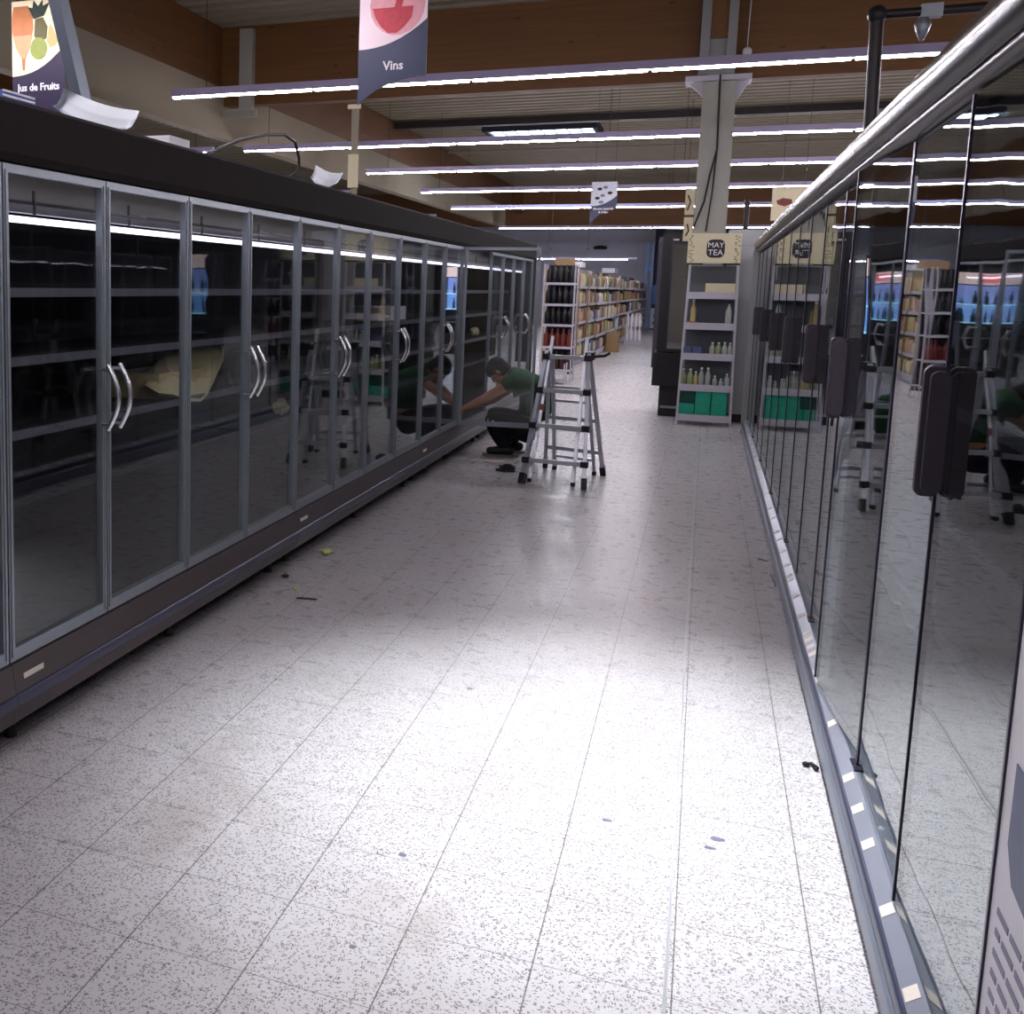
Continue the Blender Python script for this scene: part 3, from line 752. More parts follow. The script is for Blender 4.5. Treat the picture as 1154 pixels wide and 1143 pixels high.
nodes = [(pelvis, .10), (sp1, .11), (sp2, .115), (chest, .11), (neck, .055), (head, .05),
         (shL, .055), (elL, .042), (wrL, .028), (haL, .028), (shR, .055), (elR, .042), (wrR, .028), (haR, .028),
         (hipL, .085), (knL, .06), (anL, .028), (toL, .018), (hipR, .085), (knR, .06), (anR, .028), (toR, .018)]
edges = [(0, 1), (1, 2), (2, 3), (3, 4), (4, 5), (3, 6), (6, 7), (7, 8), (8, 9), (3, 10), (10, 11), (11, 12), (12, 13), (0, 14), (14, 15), (15, 16), (16, 17), (0, 18), (18, 19), (19, 20), (20, 21)]
b = MB(); add_mesh(b, skin_mesh(nodes, edges, 2))
def hand(b, wr, ha, side):
    d = (Vector(ha)-Vector(wr)).normalized(); up = Vector((0, 0, 1)); a = d.cross(up).normalized(); n_ = a.cross(d)
    for k, ln in enumerate((.066, .076, .072, .058)):
        o = (k-1.5)*.019
        p0 = Vector(ha)+a*o; p1 = p0+d*ln*.5-n_*.004; p2 = p1+d*ln*.28-n_*.018; p3 = p2+d*ln*.12-n_*.022
        add_mesh(b, skin_mesh([(p0, .010), (p1, .0095), (p2, .0085), (p3, .007)], [(0, 1), (1, 2), (2, 3)], 1))
    p0 = Vector(wr).lerp(Vector(ha), .5)+a*side*.022; p1 = p0+a*side*.028+d*.03; p2 = p1+d*.028-n_*.012
    add_mesh(b, skin_mesh([(p0, .012), (p1, .0105), (p2, .009)], [(0, 1), (1, 2)], 1))
hand(b, wrL, haL, 1); hand(b, wrR, haR, -1)
# head: forward axis looks down and to the cabinet
fw = Vector((-.55, 0, -.84)).normalized(); sd = Vector((0, 1, 0)); upv = fw.cross(sd)*-1
if upv.z < 0: upv = -upv
hc = Vector(head)+fw*.015+Vector((-.01, 0, .01))
HT = Matrix((( *[fw.x, sd.x, upv.x], hc.x), (*[fw.y, sd.y, upv.y], hc.y), (*[fw.z, sd.z, upv.z], hc.z), (0, 0, 0, 1)))
def head_ring(zf):
    return None
prof = [(-.115, .035, .035, .045), (-.10, .055, .048, .035), (-.075, .078, .060, .018), (-.045, .088, .068, .008), (-.01, .094, .073, 0), (.03, .098, .076, -.004), (.065, .092, .072, -.006), (.09, .072, .058, -.008), (.108, .04, .034, -.008)]
b.T = HT
b.loft([[(cx+rx*math.cos(2*math.pi*k/16), ry*math.sin(2*math.pi*k/16), z) for k in range(16)] for z, rx, ry, cx in prof])
b.loft([[(x, -w, z), (x+.0, w, z), (x+dx, 0, z)] for x, w, z, dx in ((.085, .010, .02, .012), (.088, .014, -.01, .022), (.086, .018, -.03, .028), (.086, .012, -.038, .010))])  # nose
for s_ in (-1, 1):
    b.ell((-.002, .076*s_, -.008), .018, .010, .030, 10, 6)       # ears
b.ell((.083, 0, -.065), .012, .026, .007, 10, 6)                  # mouth
b.T = None
body = b.build('body', 'skin', wk)
b = MB(); b.T = HT
for s_ in (-1, 1): b.ell((.082, .030*s_, .012), .012, .014, .009, 8, 6)
b.build('eye', 'white', wk)
b = MB(); b.T = HT
hp = [(-.075, .074, .062, -.030), (-.04, .086, .078, -.022), (0, .094, .083, -.016), (.04, .108, .086, -.009), (.07, .103, .083, -.008), (.1, .082, .066, -.010), (.122, .042, .036, -.012)]
b.loft([[(cx+rx*math.cos(2*math.pi*k/16), ry*math.sin(2*math.pi*k/16), z) for k in range(16)] for z, rx, ry, cx in hp])
b.build('hair', 'hair', wk)
b = MB()
sn = [((-1.43, 9.82, .335), .165), (sp1, .17), (sp2, .17), (chest, .145), ((-1.615, 9.755, .775), .08), (shL, .09), ((-1.68, 9.575, .63), .07), (shR, .09), ((-1.67, 9.95, .61), .07)]
add_mesh(b, skin_mesh(sn, [(0, 1), (1, 2), (2, 3), (3, 4), (3, 5), (5, 6), (3, 7), (7, 8)], 2)); b.build('t_shirt', 'shirt', wk)
b = MB()
tn = [((-1.44, 9.82, .27), .145), ((-1.43, 9.82, .36), .145), (hipL, .13), ((-1.64, 9.68, .31), .12), (knL, .092), ((-1.70, 9.66, .22), .09), ((-1.60, 9.66, .085), .075), (hipR, .13), ((-1.66, 9.94, .32), .12), (knR, .092), ((-1.70, 9.95, .22), .09), ((-1.57, 9.95, .075), .068)]
add_mesh(b, skin_mesh(tn, [(0, 1), (0, 2), (2, 3), (3, 4), (4, 5), (5, 6), (0, 7), (7, 8), (8, 9), (9, 10), (10, 11)], 2)); b.build('trousers', 'trousers', wk)
for an, dy in ((anL, -.02), (anR, .02)):
    b = MB()
    add_mesh(b, skin_mesh([((an[0]+.06, an[1], .055), .042), ((an[0]-.02, an[1], .065), .048), ((an[0]-.11, an[1]+dy*.5, .052), .044), ((an[0]-.20, an[1]+dy, .042), .036)], [(0, 1), (1, 2), (2, 3)], 2))
    s_ = b.build('shoe', 'shoe', wk)
    b = MB(); b.rbox(an[0]-.235, an[0]+.10, an[1]-.045, an[1]+.045, .0, .018, .035, 3); b.build('sole', 'sole', s_)
b = MB(); b.box(-1.79, -1.70, 9.58, 9.60, .33, .35); b.ell((-1.74, 9.585, .335), .035, .012, .02, 8, 6); b.build('knee_patch', 'ltgrey', wk)

# floor clutter
def clutter(name, mb, label, m, cat='litter', o=(0, 0, 0)): return mb.build(name, m, origin=o, label=label, cat=cat)
crumple('leaf_scrap', (-1.93, 5.57, .018), .035, 'litter', 'pale yellow crumpled scrap on the floor by the left cabinets', 8, (1.0, 1.3, .55))
crumple('brown_scrap', (-1.97, 5.02, .011), .022, 'brown', 'brown scrap on the floor under the left cabinets', 9, (1., 1.2, .5))
b = MB(); b.bar((-1.78, 4.70, .004), (-1.68, 4.72, .004), .008, .006); clutter('thin_stick', b, 'thin dark stick on the floor near the yellow scrap', 'brown', o=(-1.72, 4.71, 0))
b = MB(); b.bar((-1.86, 4.86, .004), (-1.82, 4.82, .004), .012, .006); clutter('paper_sliver', b, 'pale sliver of paper between the yellow scrap and the stick', 'litter', o=(-1.84, 4.84, 0))
b = MB(); b.tube([(.400, 3.70, .008), (.420, 3.71, .010), (.436, 3.685, .008), (.428, 3.67, .008)], .006, 6); b.ell((.403, 3.70, .009), .012, .010, .009, 8, 6); clutter('plastic_clip', b, 'small dark plastic clip on the floor beside the right kickplate', 'cable', 'clip', (.42, 3.69, 0))
b = MB(); b.rbox(-1.53, -1.40, 8.82, 8.89, 0.0, .045, .02); b.ell((-1.46, 8.85, .045), .05, .03, .025, 10, 6); b.box(-1.56, -1.52, 8.84, 8.86, .0, .02); clutter('hand_tool', b, 'black hand tool lying on the floor left of the ladder foot', 'black', 'tool', (-1.46, 8.85, 0))
b = MB(); b.tube([(-1.58, 9.10, .006), (-1.56, 9.06, .006)], .006, 6); clutter('screw_bit', b, 'tiny dark screw on the floor near the hand tool', 'brown', o=(-1.57, 9.08, 0))
b = MB(); b.tube([(.38, 6.60, .003), (.41, 6.57, .003), (.43, 6.56, .003)], .003, 5); clutter('black_scrap', b, 'thin black scrap beside the right cabinets, farther one', 'cable', o=(.4, 6.57, 0))
b = MB(); b.tube([(.425, 6.25, .003), (.437, 6.1, .003), (.438, 6.0, .003)], .003, 5); clutter('black_scrap', b, 'thin black strip lying along the right kickplate', 'cable', o=(.43, 6.1, 0))
b = MB(); b.lathe([(.09, 0), (.10, .006), (.09, .008), (.02, .006)], (-1.66, 9.30, 0), 16); clutter('pale_cloth', b, 'pale flat disc on the floor in front of the worker', 'label', 'lid', (-1.66, 9.3, 0))

# ------------------------------------------------------------------ hanging signs
def sign_thing(name, label, x0, x1, y, zt, zb_left, zb_right, board, photo_m, pic, lines, tx, tz, ts, split):
    t = thing(name, label, 'sign', ((x0+x1)/2, y, zt))
    w = x1-x0; h = zb_right
    # board: rectangle whose lower edge sweeps down to a tail at the left
    poly = [(x0, zt), (x1, zt), (x1, zb_right)]
    for k in range(1, 9):
        u = k/8; poly.append((x1-w*u, zb_right-(zb_right-zb_left)*(u**2.3)))
    b = MB(); b.prism(poly, 'Y', y, y+.012); b.build('board', board, t)
    # picture area, bounded below by a curve rising to the right
    a0, a1 = split
    pp_ = [(x0+.002, zt-.002), (x1-.002, zt-.002), (x1-.002, a1)]
    for k in range(1, 9):
        u = k/8; pp_.append((x1-.002-(w-.004)*u, a0+(a1-a0)*((1-u)**2.2)))
    b = MB(); b.prism(pp_, 'Y', y-.003, y); pn = b.build('picture', photo_m, t)
    pic(pn, x0, w, y-.003, zt)
    b = MB()
    for ln, z in zip(lines, tz): b.text(ln, ts, (x0+w*tx, y-.0015, z), (1, 0, 0), (0, 0, 1), .003, ts*.02)
    b.build('lettering', 'white', t)
    b = MB(); b.tube([(x0+.05, y+.006, zt), (x0+.05, y+.006, ZC)], .003, 4); b.tube([(x1-.05, y+.006, zt), (x1-.05, y+.006, ZC)], .003, 4); b.build('suspension_wire', 'pipe', t)
    return t
def poly_part(pn, name, m, pts, y, d=.002):
    b = MB(); b.prism(pts, 'Y', y-d, y); return b.build(name, m, pn)
def wine_pic(pn, x, w, y, zt):
    # bowl of a tilted glass with a stream of red wine
    c = (x+w*.56, zt-.375)
    bowl = [(c[0]+.19*math.cos(t)*1.0, c[1]+.20*math.sin(t)) for t in [R(a) for a in range(0, 360, 20)]]
    bowl = [(min(p[0], x+w-.004), max(min(p[1], zt-.004), c[1]-.2)) for p in bowl]
    poly_part(pn, 'glass_bowl', 'wine_lt', bowl, y)
    wn = [(c[0]-.17, c[1]-.02), (c[0]+.11, c[1]-.02), (c[0]+.10, c[1]-.09), (c[0]+.05, c[1]-.15), (c[0], c[1]-.185), (c[0]-.06, c[1]-.185), (c[0]-.11, c[1]-.14), (c[0]-.15, c[1]-.08)]
    poly_part(pn, 'wine', 'wine', wn, y-.002)
    poly_part(pn, 'wine_stream', 'wine', [(c[0]-.02, c[1]-.02), (c[0]+.03, c[1]-.02), (c[0]+.09, c[1]+.19), (c[0]+.04, c[1]+.19)], y-.002)
sign_thing('hanging_sign', 'slate blue hanging sign with a red wine picture reading Vins', -2.285, -1.815, 7.0, 3.78, 2.765, 2.935, 'slate', 'pinkwhite', wine_pic, ['Vins'], .52, (2.985,), .082, (3.125, 3.30))
def juice_pic(pn, x, w, y, zt):
    poly_part(pn, 'glass', 'juice', [(x+.02, zt-.04), (x+.15, zt-.04), (x+.19, zt-.12), (x+.195, zt-.20), (x+.16, zt-.34), (x+.12, zt-.42), (x+.115, zt-.50), (x+.095, zt-.50), (x+.09, zt-.42), (x+.04, zt-.34), (x+.005, zt-.22), (x+.005, zt-.12)], y)
    poly_part(pn, 'juice', 'tan', [(x+.012, zt-.25), (x+.188, zt-.25), (x+.16, zt-.34), (x+.12, zt-.415), (x+.09, zt-.415), (x+.04, zt-.34)], y-.002)
    poly_part(pn, 'pineapple', 'pine', [(x+.21, zt-.14), (x+.28, zt-.13), (x+.32, zt-.20), (x+.31, zt-.28), (x+.25, zt-.31), (x+.20, zt-.26)], y)
    poly_part(pn, 'pineapple_leaves', 'leafdk', [(x+.20, zt-.14), (x+.15, zt-.05), (x+.19, zt-.06), (x+.20, zt-.004), (x+.24, zt-.05), (x+.28, zt-.004), (x+.28, zt-.05), (x+.34, zt-.03), (x+.29, zt-.12)], y-.002)
    poly_part(pn, 'apple', 'apple', [(x+.24+.075*math.cos(R(a)), zt-.35+.08*math.sin(R(a))) for a in range(0, 360, 24)], y-.002)
    poly_part(pn, 'pear', 'juice_lt', [(x+.34, zt-.18), (x+.37, zt-.22), (x+.41, zt-.30), (x+.39, zt-.335), (x+.34, zt-.35), (x+.31, zt-.30), (x+.32, zt-.25)], y)
sign_thing('hanging_sign', 'aubergine hanging sign with a fruit juice picture reading Jus de Fruits', -4.928, -4.466, 6.75, 3.596, 2.64, 2.723, 'aubergine', 'cream', juice_pic, ['Jus de Fruits'], .5, (2.947,), .074, (3.056, 3.253))
def snack_pic(pn, x, w, y, zt):
    rr = random.Random(4)
    for k, (u, v) in enumerate(((.28, .12), (.5, .09), (.68, .2), (.4, .25), (.2, .3), (.35, .38))):
        c = (x+w*u+.02, zt-.02-v*.9)
        poly_part(pn, 'canape', 'midgrey' if k % 2 else 'brown', [(c[0]+.045*math.cos(R(a)), c[1]+.028*math.sin(R(a))) for a in range(0, 360, 36)], y)
sign_thing('hanging_sign', 'small distant blue hanging sign with a snack picture, Biscuits Apéritifs & Chips', -2.045, -1.60, 20., 3.47, 2.70, 3.0, 'slate', 'ltgrey', snack_pic, ['Biscuits Apéritifs', '& Chips'], .5, (2.975, 2.915), .052, (3.04, 3.22))
t = thing('hanging_sign', 'cream sign with a red meat picture behind the right cabinets', 'sign', (1., 17, 3.0))
b = MB(); b.box(.78, 1.30, 17, 17.01, 2.58, 3.06); b.build('board', 'cream', t)
b = MB(); b.prism([(.84, 2.86), (.92, 2.90), (1.04, 2.88), (1.05, 2.82), (.95, 2.78), (.86, 2.81)], 'Y', 16.996, 17.); b.build('picture', 'redlabel', t)
b = MB(); b.tube([(.9, 17.005, 3.06), (.9, 17.005, ZC)], .003, 4); b.tube([(1.2, 17.005, 3.06), (1.2, 17.005, ZC)], .003, 4); b.build('suspension_wire', 'pipe', t)

# ------------------------------------------------------------------ tea display stand
ty0, ty1 = 13.0, 13.38
ts = thing('display_stand', 'white shelf stand with a cream header reading MAY TEA', 'display stand', (.05, 13.2, 0))
def shelf_hw(z): return .27+.03*(1.6-z)/1.6
for z in (.10, .45, .81, 1.16, 1.51):
    hw = shelf_hw(z); b = MB(); b.box(.055-hw, .055+hw, ty0, ty1, z-.018, z); b.box(.055-hw, .055+hw, ty0-.008, ty0, z-.05, z+.028); b.build('shelf', 'rackwhite', ts)
for sx in (-1, 1):
    for yy in (ty0+.01, ty1-.01):
        b = MB(); b.bar((.055+sx*.29, yy, 0), (.055+sx*.255, yy, 1.86), .022, .022); b.build('post', 'rackwhite', ts)
b = MB(); b.prism([(-.20, .10), (.31, .10), (.30, 1.84), (-.19, 1.84)], 'Y', ty1-.008, ty1); b.build('back_panel', 'rackgrey', ts)
b = MB(); b.box(-.02, .30, ty1-.04, ty1-.02, 1.52, 1.64); b.build('back_card', 'cream', ts)
hd = MB(); hd.box(-.235, .325, ty0, ty0+.02, 1.865, 2.20); hd = hd.build('header_board', 'cream', ts)
b = MB(); b.box(-.235, .325, ty0-.003, ty0, 1.845, 1.865); b.build('header_band', 'black', hd)
b = MB()
for k in range(14): b.box(-.06+k*.0145, -.06+k*.0145+.010, ty0-.0045, ty0-.003, 1.851, 1.860)
b.build('small_print', 'ltgrey', hd)
b = MB(); b.rbox(-.035, .155, ty0-.004, ty0-.0005, 1.925, 2.13, .06, 5, axis='Y'); lg = b.build('logo_patch', 'black', hd)
b = MB(); b.text('MAY', .084, (.060, ty0-.006, 2.04), (1, 0, 0), (0, 0, 1), .002, 0); b.text('TEA', .090, (.060, ty0-.006, 1.955), (1, 0, 0), (0, 0, 1), .002, 0); b.build('logo_lettering', 'white', lg)
rr = random.Random(11)
for sx in (0, 1):
    b = MB(); b2 = MB()
    for k in range(16):
        x = (-.232+rr.uniform(0, .045)) if sx == 0 else (.322-rr.uniform(0, .04)); z = 1.88+k*.0195
        a = rr.uniform(-1, 1)*.6+(0 if sx == 0 else math.pi); l = .035
        tgt = b2 if k in (6, 7, 8, 9) else b
        dx, dz = l*math.cos(a), l*math.sin(a)*.8
        x2 = min(max(x+dx, -.234), .324)
        tgt.prism([(x, z-.004), (x+dx*.5, z+dz*.5-.008), (x2, z+dz), (x+dx*.5, z+dz*.5+.008)], 'Y', ty0-.002, ty0-.0002)
    b.build('leaf_print', 'green', hd); b2.build('fruit_print', 'orange', hd)
# cartons on bottom shelf
for i in range(3):
    for j in range(2):
        b = MB(); x = -.215+i*.172; z = .101+j*(.152 if i else .152)
        b.rbox(x, x+.165, 13.02, 13.30, z, z+.149, .006, 2, axis='Z')
        dark = (i == 0 and j == 1)
        b.build('drink_carton', 'teal_dk' if dark else 'teal', origin=(x+.08, 13.16, z),
                label='%s carton on the bottom shelf of the tea stand, %s %s' % ('dark green' if dark else 'teal green', ('left', 'middle', 'right')[i], ('lower', 'upper')[j]), cat='carton', group='cartons on the tea stand')
bcount = [0]
def bottle(x, y, z, h, r, m, label, group, cap='white'):
    b = MB(); b.lathe([(r*.9, 0), (r, h*.05), (r, h*.55), (r*.85, h*.66), (r*.38, h*.82), (r*.36, h*.93)], (x, y, z), 10)
    o = b.build('bottle', m, origin=(x, y, z), label=label, cat='bottle', group=group)
    b = MB(); b.lathe([(r*.42, h*.92), (r*.42, h)], (x, y, z), 8); b.build('cap', cap, o)
    return o
ordn = ['first', 'second', 'third', 'fourth', 'fifth', 'sixth', 'seventh', 'eighth', 'ninth', 'tenth', 'eleventh', 'twelfth']
def shelf_bottles(z, spec, shelfname):
    k = 0
    for x, h, r, m, c in spec:
        bottle(x, 13.09, z+.001, h, r, m, '%s bottle on the %s of the tea stand, %s from the left' % (c, shelfname, ordn[k]), 'bottles on the tea stand'); k += 1
shelf_bottles(.45, [(-.19, .20, .034, 'bottle_green', 'pale green'), (-.115, .20, .034, 'bottle_green', 'pale green'), (-.055, .17, .026, 'yellow', 'yellow green'), (.005, .22, .032, 'bottle_clear', 'clear'), (.075, .22, .032, 'bottle_clear', 'clear'), (.15, .13, .028, 'bottle_clear', 'clear'), (.215, .10, .026, 'bottle_clear', 'clear'), (.275, .16, .028, 'bottle_clear', 'clear')], 'second shelf up')
shelf_bottles(.81, [(.10, .155, .030, 'bottle_clear', 'pale'), (.165, .155, .030, 'bottle_green', 'pale green'), (.23, .16, .030, 'bottle_clear', 'pale'), (.285, .155, .025, 'bottle_clear', 'pale')], 'third shelf up')
for i, (x, m, c) in enumerate(((-.17, 'blue', 'blue and white'), (-.06, 'blue', 'blue'))):
    b = MB(); b.rbox(x-.05, x+.05, 13.03, 13.12, .811, .905, .01, 2); b.build('packet', m, origin=(x, 13.07, .811), label='%s packet on the third shelf up of the tea stand' % c, cat='packet')
b = MB(); b.box(-.205, -.08, 13.03, 13.14, 1.161, 1.20); b.build('packet', 'red', origin=(-.14, 13.08, 1.161), label='flat red packet on the fourth shelf up of the tea stand', cat='packet')
bottle(.245, 13.1, 1.161, .27, .033, 'bottle_clear', 'tall bottle at the right of the fourth shelf up of the tea stand', 'bottles on the tea stand', 'leafdk')
bottle(-.13, 13.22, 1.161, .29, .03, 'yellow', 'tall yellow bottle at the left of the fourth shelf up of the tea stand', 'bottles on the tea stand')

# steel cabinet beside
t = thing('steel_cabinet', 'tall stainless steel cabinet standing between the column and the right cabinets', 'cabinet', (.6, 13.8, 0))
b = MB(); b.rbox(.20, 1.0, 13.55, 14.0, .1, 2.27, .015, 2); b.build('body', 'stainless', t)
b = MB(); b.box(.22, .98, 13.57, 13.98, 0, .1); b.build('plinth', 'black', t)
b = MB(); b.box(.205, .995, 13.545, 13.551, 2.08, 2.085); b.build('panel_seam', 'midgrey', t)
b = MB(); b.tube([(.37, 13.7, 2.27), (.37, 13.7, 2.62)], .03, 8); b.build('flue_pipe', 'pipe', t)
# slim black cooler
t = thing('drinks_cooler', 'slim black upright drinks cooler left of the tea stand', 'cooler', (-.42, 14., 0))
b = MB(); b.box(-.53, -.22, 13.75, 14.35, .80, 2.25); b.build('body', 'black', t)
b = MB(); b.box(-.56, -.215, 13.72, 14.35, .38, .79); b.build('lower_body', 'black', t)
b = MB(); b.box(-.47, -.22, 13.80, 14.35, 0, .375); b.build('base', 'black', t)
b = MB(); b.box(-.41, -.235, 13.735, 13.749, .84, 2.10); g_ = b.build('door', 'glassR', t)
b = MB(); b.box(-.43, -.41, 13.73, 13.75, .82, 2.13); b.box(-.41, -.225, 13.73, 13.75, 2.10, 2.13); b.build('door_frame', 'seal', g_)
b = MB(); b.box(-.415, -.35, 13.725, 13.731, 2.15, 2.17); b.build('header_light', 'label', t)
b = MB(); b.box(-.50, -.30, 13.728, 13.732, 2.30-.02, 2.31-.02); b.box(-.45, -.24, 13.79, 13.798, .10, .13); b.build('trim_strip', 'alu_dark', t)
# dark structure further right-back
b = MB(); b.box(-.95, -.35, 22.5, 23.5, 0, 2.6)
b.build('dark_kiosk', 'darkwall', origin=(-.6, 23, 0), label='dark kiosk standing behind the slim black cooler', cat='kiosk')
b = MB(); b.box(-1.98, -1.60, 44.1, 44.15, 1.0, 1.75); o = b.build('poster', 'posterblue', origin=(-1.8, 44.1, 1), label='blue poster on the dark far partition', cat='poster')
b = MB(); b.box(-2.0, -1.62, 44.1, 44.15, -.0+.05, .85); o = b.build('poster', 'ltgrey', origin=(-1.8, 44.1, .05), label='pale poster below the blue poster on the far partition', cat='poster')
b = MB(); b.box(-1.93, -1.72, 44.09, 44.1, .22, .32); b.box(-1.9, -1.7, 44.09, 44.1, .5, .62); b.build('print', 'blue', o)

# lit coolers (seen mirrored in the glass doors)
def lit_cooler(x0, x1, y, label):
    t = thing('lit_bottle_cooler', label, 'cooler', ((x0+x1)/2, y, 0))
    b = MB(); b.box(x0, x1, y+.3, y+.6, 0, 2.05); b.box(x0, x0+.04, y, y+.3, 0, 2.05); b.box(x1-.04, x1, y, y+.3, 0, 2.05); b.box(x0+.04, x1-.04, y, y+.3, 0, .5); b.build('body', 'black', t)
    b = MB(); b.box(x0+.04, x1-.04, y+.02, y+.29, 1.78, 2.0); h_ = b.build('header_panel', 'glowpink', t)
    b = MB(); b.box(x0+.3, x0+.6, y+.012, y+.02, 1.82, 1.97); b.build('red_mark', 'glowred', h_)
    b = MB(); b.box(x0+.04, x1-.04, y+.26, y+.29, 1.05, 1.76); b.build('light_panel', 'glowblue', t)
    for z in (.75, 1.05, 1.4):
        b = MB(); b.box(x0+.05, x1-.05, y+.03, y+.25, z-.02, z); b.build('shelf', 'glowcyan' if z > 1 else 'rackwhite', t)
    n = 0
    for z, nm in ((1.4, 'upper'), (1.05, 'middle')):
        x = x0+.12
        while x < x1-.1:
            b = MB(); b.lathe([(.03, 0), (.032, .12), (.012, .2), (.012, .26)], (x, y+.12, z+.001), 8)
            b.build('bottle', 'bglass', origin=(x, y+.12, z), label='dark bottle on the %s shelf of the %s' % (nm, label), cat='bottle', group='bottles in the %s' % label)
            x += .16; n += 1
lit_cooler(-3.8, -2.40, 15.3, 'lit blue bottle cooler beyond the left cabinets')
lit_cooler(.45, 1.6, 24.0, 'lit blue bottle cooler behind the steel cabinet')

# ------------------------------------------------------------------ bottle rack (gondola end)
t = thing('bottle_rack', 'gondola end rack of dark bottles facing the aisle beyond the ladder', 'shelf rack', (-2.25, 18.2, 0))
for x in (-2.52, -2.02):
    for y in (18.0, 18.42):
        b = MB(); b.box(x-.012, x+.012, y-.012, y+.012, 0, 1.96); b.build('post', 'rackwhite', t)
b = MB(); b.box(-2.5, -2.04, 18.42, 18.43, .1, 1.94); b.build('back_panel', 'inner', t)
RZ = (.20, .58, .95, 1.29, 1.64)
for z in RZ:
    b = MB(); b.box(-2.51, -2.03, 18.0, 18.41, z-.02, z); b.box(-2.51, -2.03, 17.985, 18.0, z-.03, z+.01); b.build('shelf', 'rackwhite', t)
lv = ['bottom', 'second', 'third', 'fourth', 'top']
for k, z in enumerate(RZ):
    for i in range(5):
        m = 'bglass' if k >= 2 else ('redlabel' if k == 1 else 'brown')
        x = -2.455+i*.093
        b = MB(); b.lathe([(.040, 0), (.044, .02), (.044, .19), (.016, .245), (.016, .30)], (x, 18.1, z+.001), 9)
        o = b.build('bottle', m, origin=(x, 18.1, z), label='%s bottle on the %s shelf of the gondola end rack, %s from the left' % ({'bglass': 'dark', 'redlabel': 'red', 'brown': 'brown'}[m], lv[k], ordn[i]), cat='bottle', group='bottles on the gondola end rack')

# ------------------------------------------------------------------ long grocery shelving
pal = [('peach', 'peach', 'packet'), ('kraft', 'brown', 'box'), ('cream', 'cream', 'packet'), ('white', 'white', 'box'), ('orange', 'orange', 'packet'), ('yellow', 'yellow', 'packet'), ('red', 'red', 'box'), ('blue', 'blue', 'packet'), ('ltgrey', 'pale grey', 'packet'), ('tan', 'tan', 'box'), ('green', 'green', 'packet'), ('black', 'black', 'box'), ('white', 'white', 'box'), ('midgrey', 'grey', 'box')]
near = [0, 2, 1, 9, 0, 4, 5, 2]
protos = {}
def product(kind, m, w, d, h):
    key = (kind, m, w, d, h)
    if key not in protos:
        b = MB()
        if kind == 'box': b.box(0, d, 0, w, 0, h)
        else: b.loft([[(0, .005, z), (d, .005, z), (d*1.0, w*.5, z), (d, w-.005, z), (0, w-.005, z)] if z in (0, h) else [(0, 0, z), (d, 0, z), (d*1.08, w*.5, z), (d, w, z), (0, w, z)] for z in (0, h*.3, h*.7, h)], smooth=False)
        o = b.build('grocery_'+kind, m); me = o.data; bpy.data.objects.remove(o); protos[key] = me
    return protos[key]
def grocery_bay(y0, y1, face, idx, nprod, levels, lab, tall=2.0, palette=None, edge='rackwhite'):
    t = thing('grocery_shelving', lab+' of the long shelving beyond the bottle rack', 'shelf rack', (face-.45, (y0+y1)/2, 0), 'long grocery shelving along the far aisle')
    b = MB(); b.box(face-.5, face-.47, y0, y1, 0, tall); b.build('back_panel', 'wallw', t)
    for y in (y0+.015, y1-.015):
        b = MB(); b.box(face-.47, face-.43, y-.012, y+.012, 0, tall); b.box(face-.02, face, y-.012, y+.012, 0, tall-.1) if idx < 3 else None; b.build('upright', 'wallw' if idx < 3 else 'rackwhite', t)
    b = MB(); b.box(face-.47, face, y0, y1, .02, .14); b.build('base', 'rackwhite', t)
    for k, z in enumerate(levels):
        b = MB(); b.box(face-.47, face, y0+.005, y1-.005, z-.03, z); b.box(face, face+.012, y0+.005, y1-.005, z-.045, z+.012); b.build('shelf', edge, t)
    rr = random.Random(idx*17+3)
    for k, z in enumerate(levels):
        gap = (levels[k+1] if k+1 < len(levels) else z+.36)-z
        w = (y1-y0-.08)/nprod
        for i in range(nprod):
            pi = rr.choice(palette) if palette else rr.randrange(len(pal))
            m, cn, kd = pal[pi]
            h = round(rr.choice((.55, .65, .75))*gap, 2)
            me = product(kd, m, round(w*.92, 3), .3, h)
            o = bpy.data.objects.new('grocery_'+kd, me); COL.objects.link(o); o.location = (face-.34+rr.uniform(0, .02), y0+.04+i*w, z+.001)
            tag(o, '%s %s, %s along the %s shelf of the %s' % (cn, kd, ordn[i], lv[k], lab), kd, 'groceries on the long shelving')
    return t
bays = ['nearest grocery bay', 'second grocery bay', 'third grocery bay', 'fourth grocery bay', 'fifth grocery bay', 'sixth grocery bay', 'seventh grocery bay', 'eighth grocery bay', 'farthest grocery bay']
y = 20.9; lvs = (.14, .5, .87, 1.24, 1.6)
for i in range(9):
    L = 1.33 if i < 3 else (2.6 if i < 6 else 3.6)
    grocery_bay(y, y+L, -2.44+min(i, 3)*.03+.02*i, i, 6 if i < 3 else (8 if i < 6 else 5), lvs, bays[i], 2.0, near if i < 2 else None)
    y += L+.01
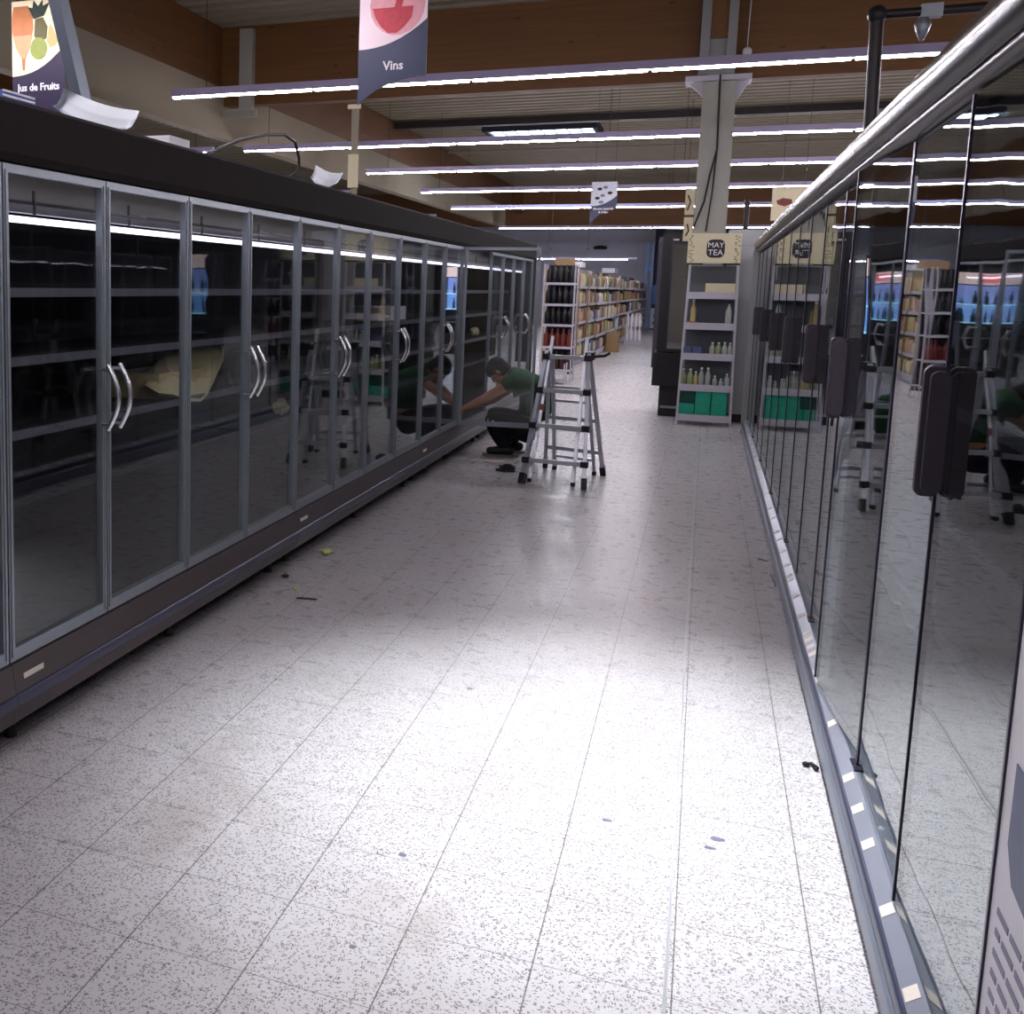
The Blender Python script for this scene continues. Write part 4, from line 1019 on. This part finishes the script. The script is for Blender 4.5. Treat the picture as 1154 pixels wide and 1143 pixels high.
# promotional stacks in front of the bays
b = MB(); b.rbox(-2.25, -1.96, 27.3, 27.8, 0, .48, .01, 2); b.build('cardboard_box', 'kraft', origin=(-2.15, 27.5, 0), label='brown cardboard box on the floor at the foot of the grocery shelving', cat='box')
b = MB(); b.box(-2.35, -2.05, 19.0, 19.4, 1.9, 2.06)
b.bm.free()
b = MB(); b.box(-2.75, -2.42, 21.0, 21.4, 2.001, 2.13); b.build('carton_on_top', 'kraft', origin=(-2.6, 21.2, 2.001), label='brown carton on top of the nearest grocery bay', cat='box')
b = MB(); b.box(-2.75, -2.40, 22.4, 23.1, 2.001, 2.10); b.build('carton_on_top', 'white', origin=(-2.6, 22.7, 2.001), label='white carton on top of the second grocery bay', cat='box')
b = MB(); b.box(-2.7, -2.36, 30.2, 31.4, 2.001, 2.13); b.build('carton_on_top', 'ltgrey', origin=(-2.5, 30.8, 2.001), label='pale blue carton stack on top of the farther grocery bays', cat='box')
# wire basket display on the floor
t = thing('bottle_pallet', 'low stack of white bottled drinks on the floor by the far shelving', 'pallet', (-1.95, 32, 0))
b = MB(); b.box(-2.10, -1.65, 31.6, 32.4, 0, .12); b.build('pallet_base', 'rackwhite', t)
for j in range(2):
    for i in range(4):
        x = -2.04+i*.11
        b = MB(); b.lathe([(.045, 0), (.05, .05), (.05, .25), (.02, .33), (.02, .38)], (x, 31.7, .121+j*.39), 8)
        b.build('bottle', 'white', origin=(x, 31.7, .121+j*.39), label='white bottle in the %s layer of the floor stack, %s from the left' % (('lower', 'upper')[j], ordn[i]), cat='bottle', group='white bottles stacked on the floor')
# low rack behind ladder
t = thing('low_rack', 'low metal shelf trolley standing below the bottle rack', 'rack', (-2.2, 17.6, 0))
b = MB()
b.box(-2.42, -2.06, 17.5, 17.8, .16, .18)
b.build('shelf', 'rackwhite', t)
b = MB(); b.box(-2.42, -2.06, 17.5, 17.8, .04, .06); b.build('shelf', 'rackwhite', t)
for x in (-2.42, -2.06):
    for y in (17.5, 17.8):
        b = MB(); b.box(x-.01, x+.01, y-.01, y+.01, 0, .34); b.build('post', 'rackwhite', t)

# ventilation fan on the back wall and dangling pulls
b = MB(); b.lathe([(.25, 0), (.28, .1), (.1, .15)], (-4.2, 45.7, 3.2), 12); b.build('wall_fan', 'black', origin=(-4.2, 45.7, 3.2), label='small dark round fan high on the grey back wall', cat='fan')
for x, lab in ((-5.4, 'thin hanging cord left of the wall fan'), (-4.1, 'thin hanging cord right above the wall fan')):
    b = MB(); b.tube([(x, 40.0, 3.0), (x, 40.0, 5.1)], .012, 5); b.ell((x, 40, 3.0), .04, .04, .05, 8, 6); b.build('pull_switch', 'wallw', origin=(x, 40, 3.0), label=lab, cat='cord')

# ------------------------------------------------------------------ light
def area(name, loc, size, power, col, rot=(0, 0, 0), sy=None):
    l = bpy.data.lights.new(name, 'AREA'); l.energy = power; l.color = col; l.size = size
    if sy: l.shape = 'RECTANGLE'; l.size_y = sy
    o = bpy.data.objects.new(name, l); o.location = loc; o.rotation_euler = rot; COL.objects.link(o); return o
s = bpy.data.lights.new('spot_beam', 'SPOT'); s.energy = 1450; s.spot_size = R(45); s.spot_blend = 1.; s.shadow_soft_size = .12; s.color = (.93, .96, 1.)
o = bpy.data.objects.new('spot_beam', s); o.location = (-.15, 3.3, 4.70); COL.objects.link(o)
area('skylight_daylight', (-3.6, 24.5, ZC-.2), 2.2, 60, (.8, .9, 1.), (0, 0, 0), 1.2)

w = bpy.data.worlds.new('World'); S.world = w; w.use_nodes = True
w.node_tree.nodes['Background'].inputs[0].default_value = (.5, .5, .6, 1); w.node_tree.nodes['Background'].inputs[1].default_value = .15

# ------------------------------------------------------------------ camera
f, yaw, pitch, roll, H = 1176.73, .392141, -.130536, .0172710, 1.5467
cy, sy = math.cos(yaw), math.sin(yaw); cp, sp_ = math.cos(pitch), math.sin(pitch); cr, sr = math.cos(roll), math.sin(roll)
F = Vector((-sy*cp, cy*cp, sp_)); r = Vector((cy, sy, 0)); u = r.cross(F); r, u = r*cr+u*sr, u*cr-r*sr
cd = bpy.data.cameras.new('camera'); co = bpy.data.objects.new('camera', cd); COL.objects.link(co)
co.matrix_world = Matrix(((r.x, u.x, -F.x, 0), (r.y, u.y, -F.y, 0), (r.z, u.z, -F.z, H), (0, 0, 0, 1)))
cd.sensor_fit = 'HORIZONTAL'; cd.sensor_width = 36; cd.lens = f/1154*36
cd.shift_x = (577-303.27)/1154; cd.shift_y = -(571.5-474.38)/1154; cd.clip_start = .05; cd.clip_end = 200
S.camera = co
S.view_settings.view_transform = 'Standard'; S.view_settings.look = 'None'; S.view_settings.gamma = 1; S.view_settings.exposure = 0.0
S.cycles.max_bounces = 8; S.cycles.transparent_max_bounces = 24; S.cycles.glossy_bounces = 5; S.cycles.diffuse_bounces = 3
S.cycles.caustics_reflective = False; S.cycles.caustics_refractive = False; S.cycles.sample_clamp_indirect = 6
S.cycles.use_denoising = True
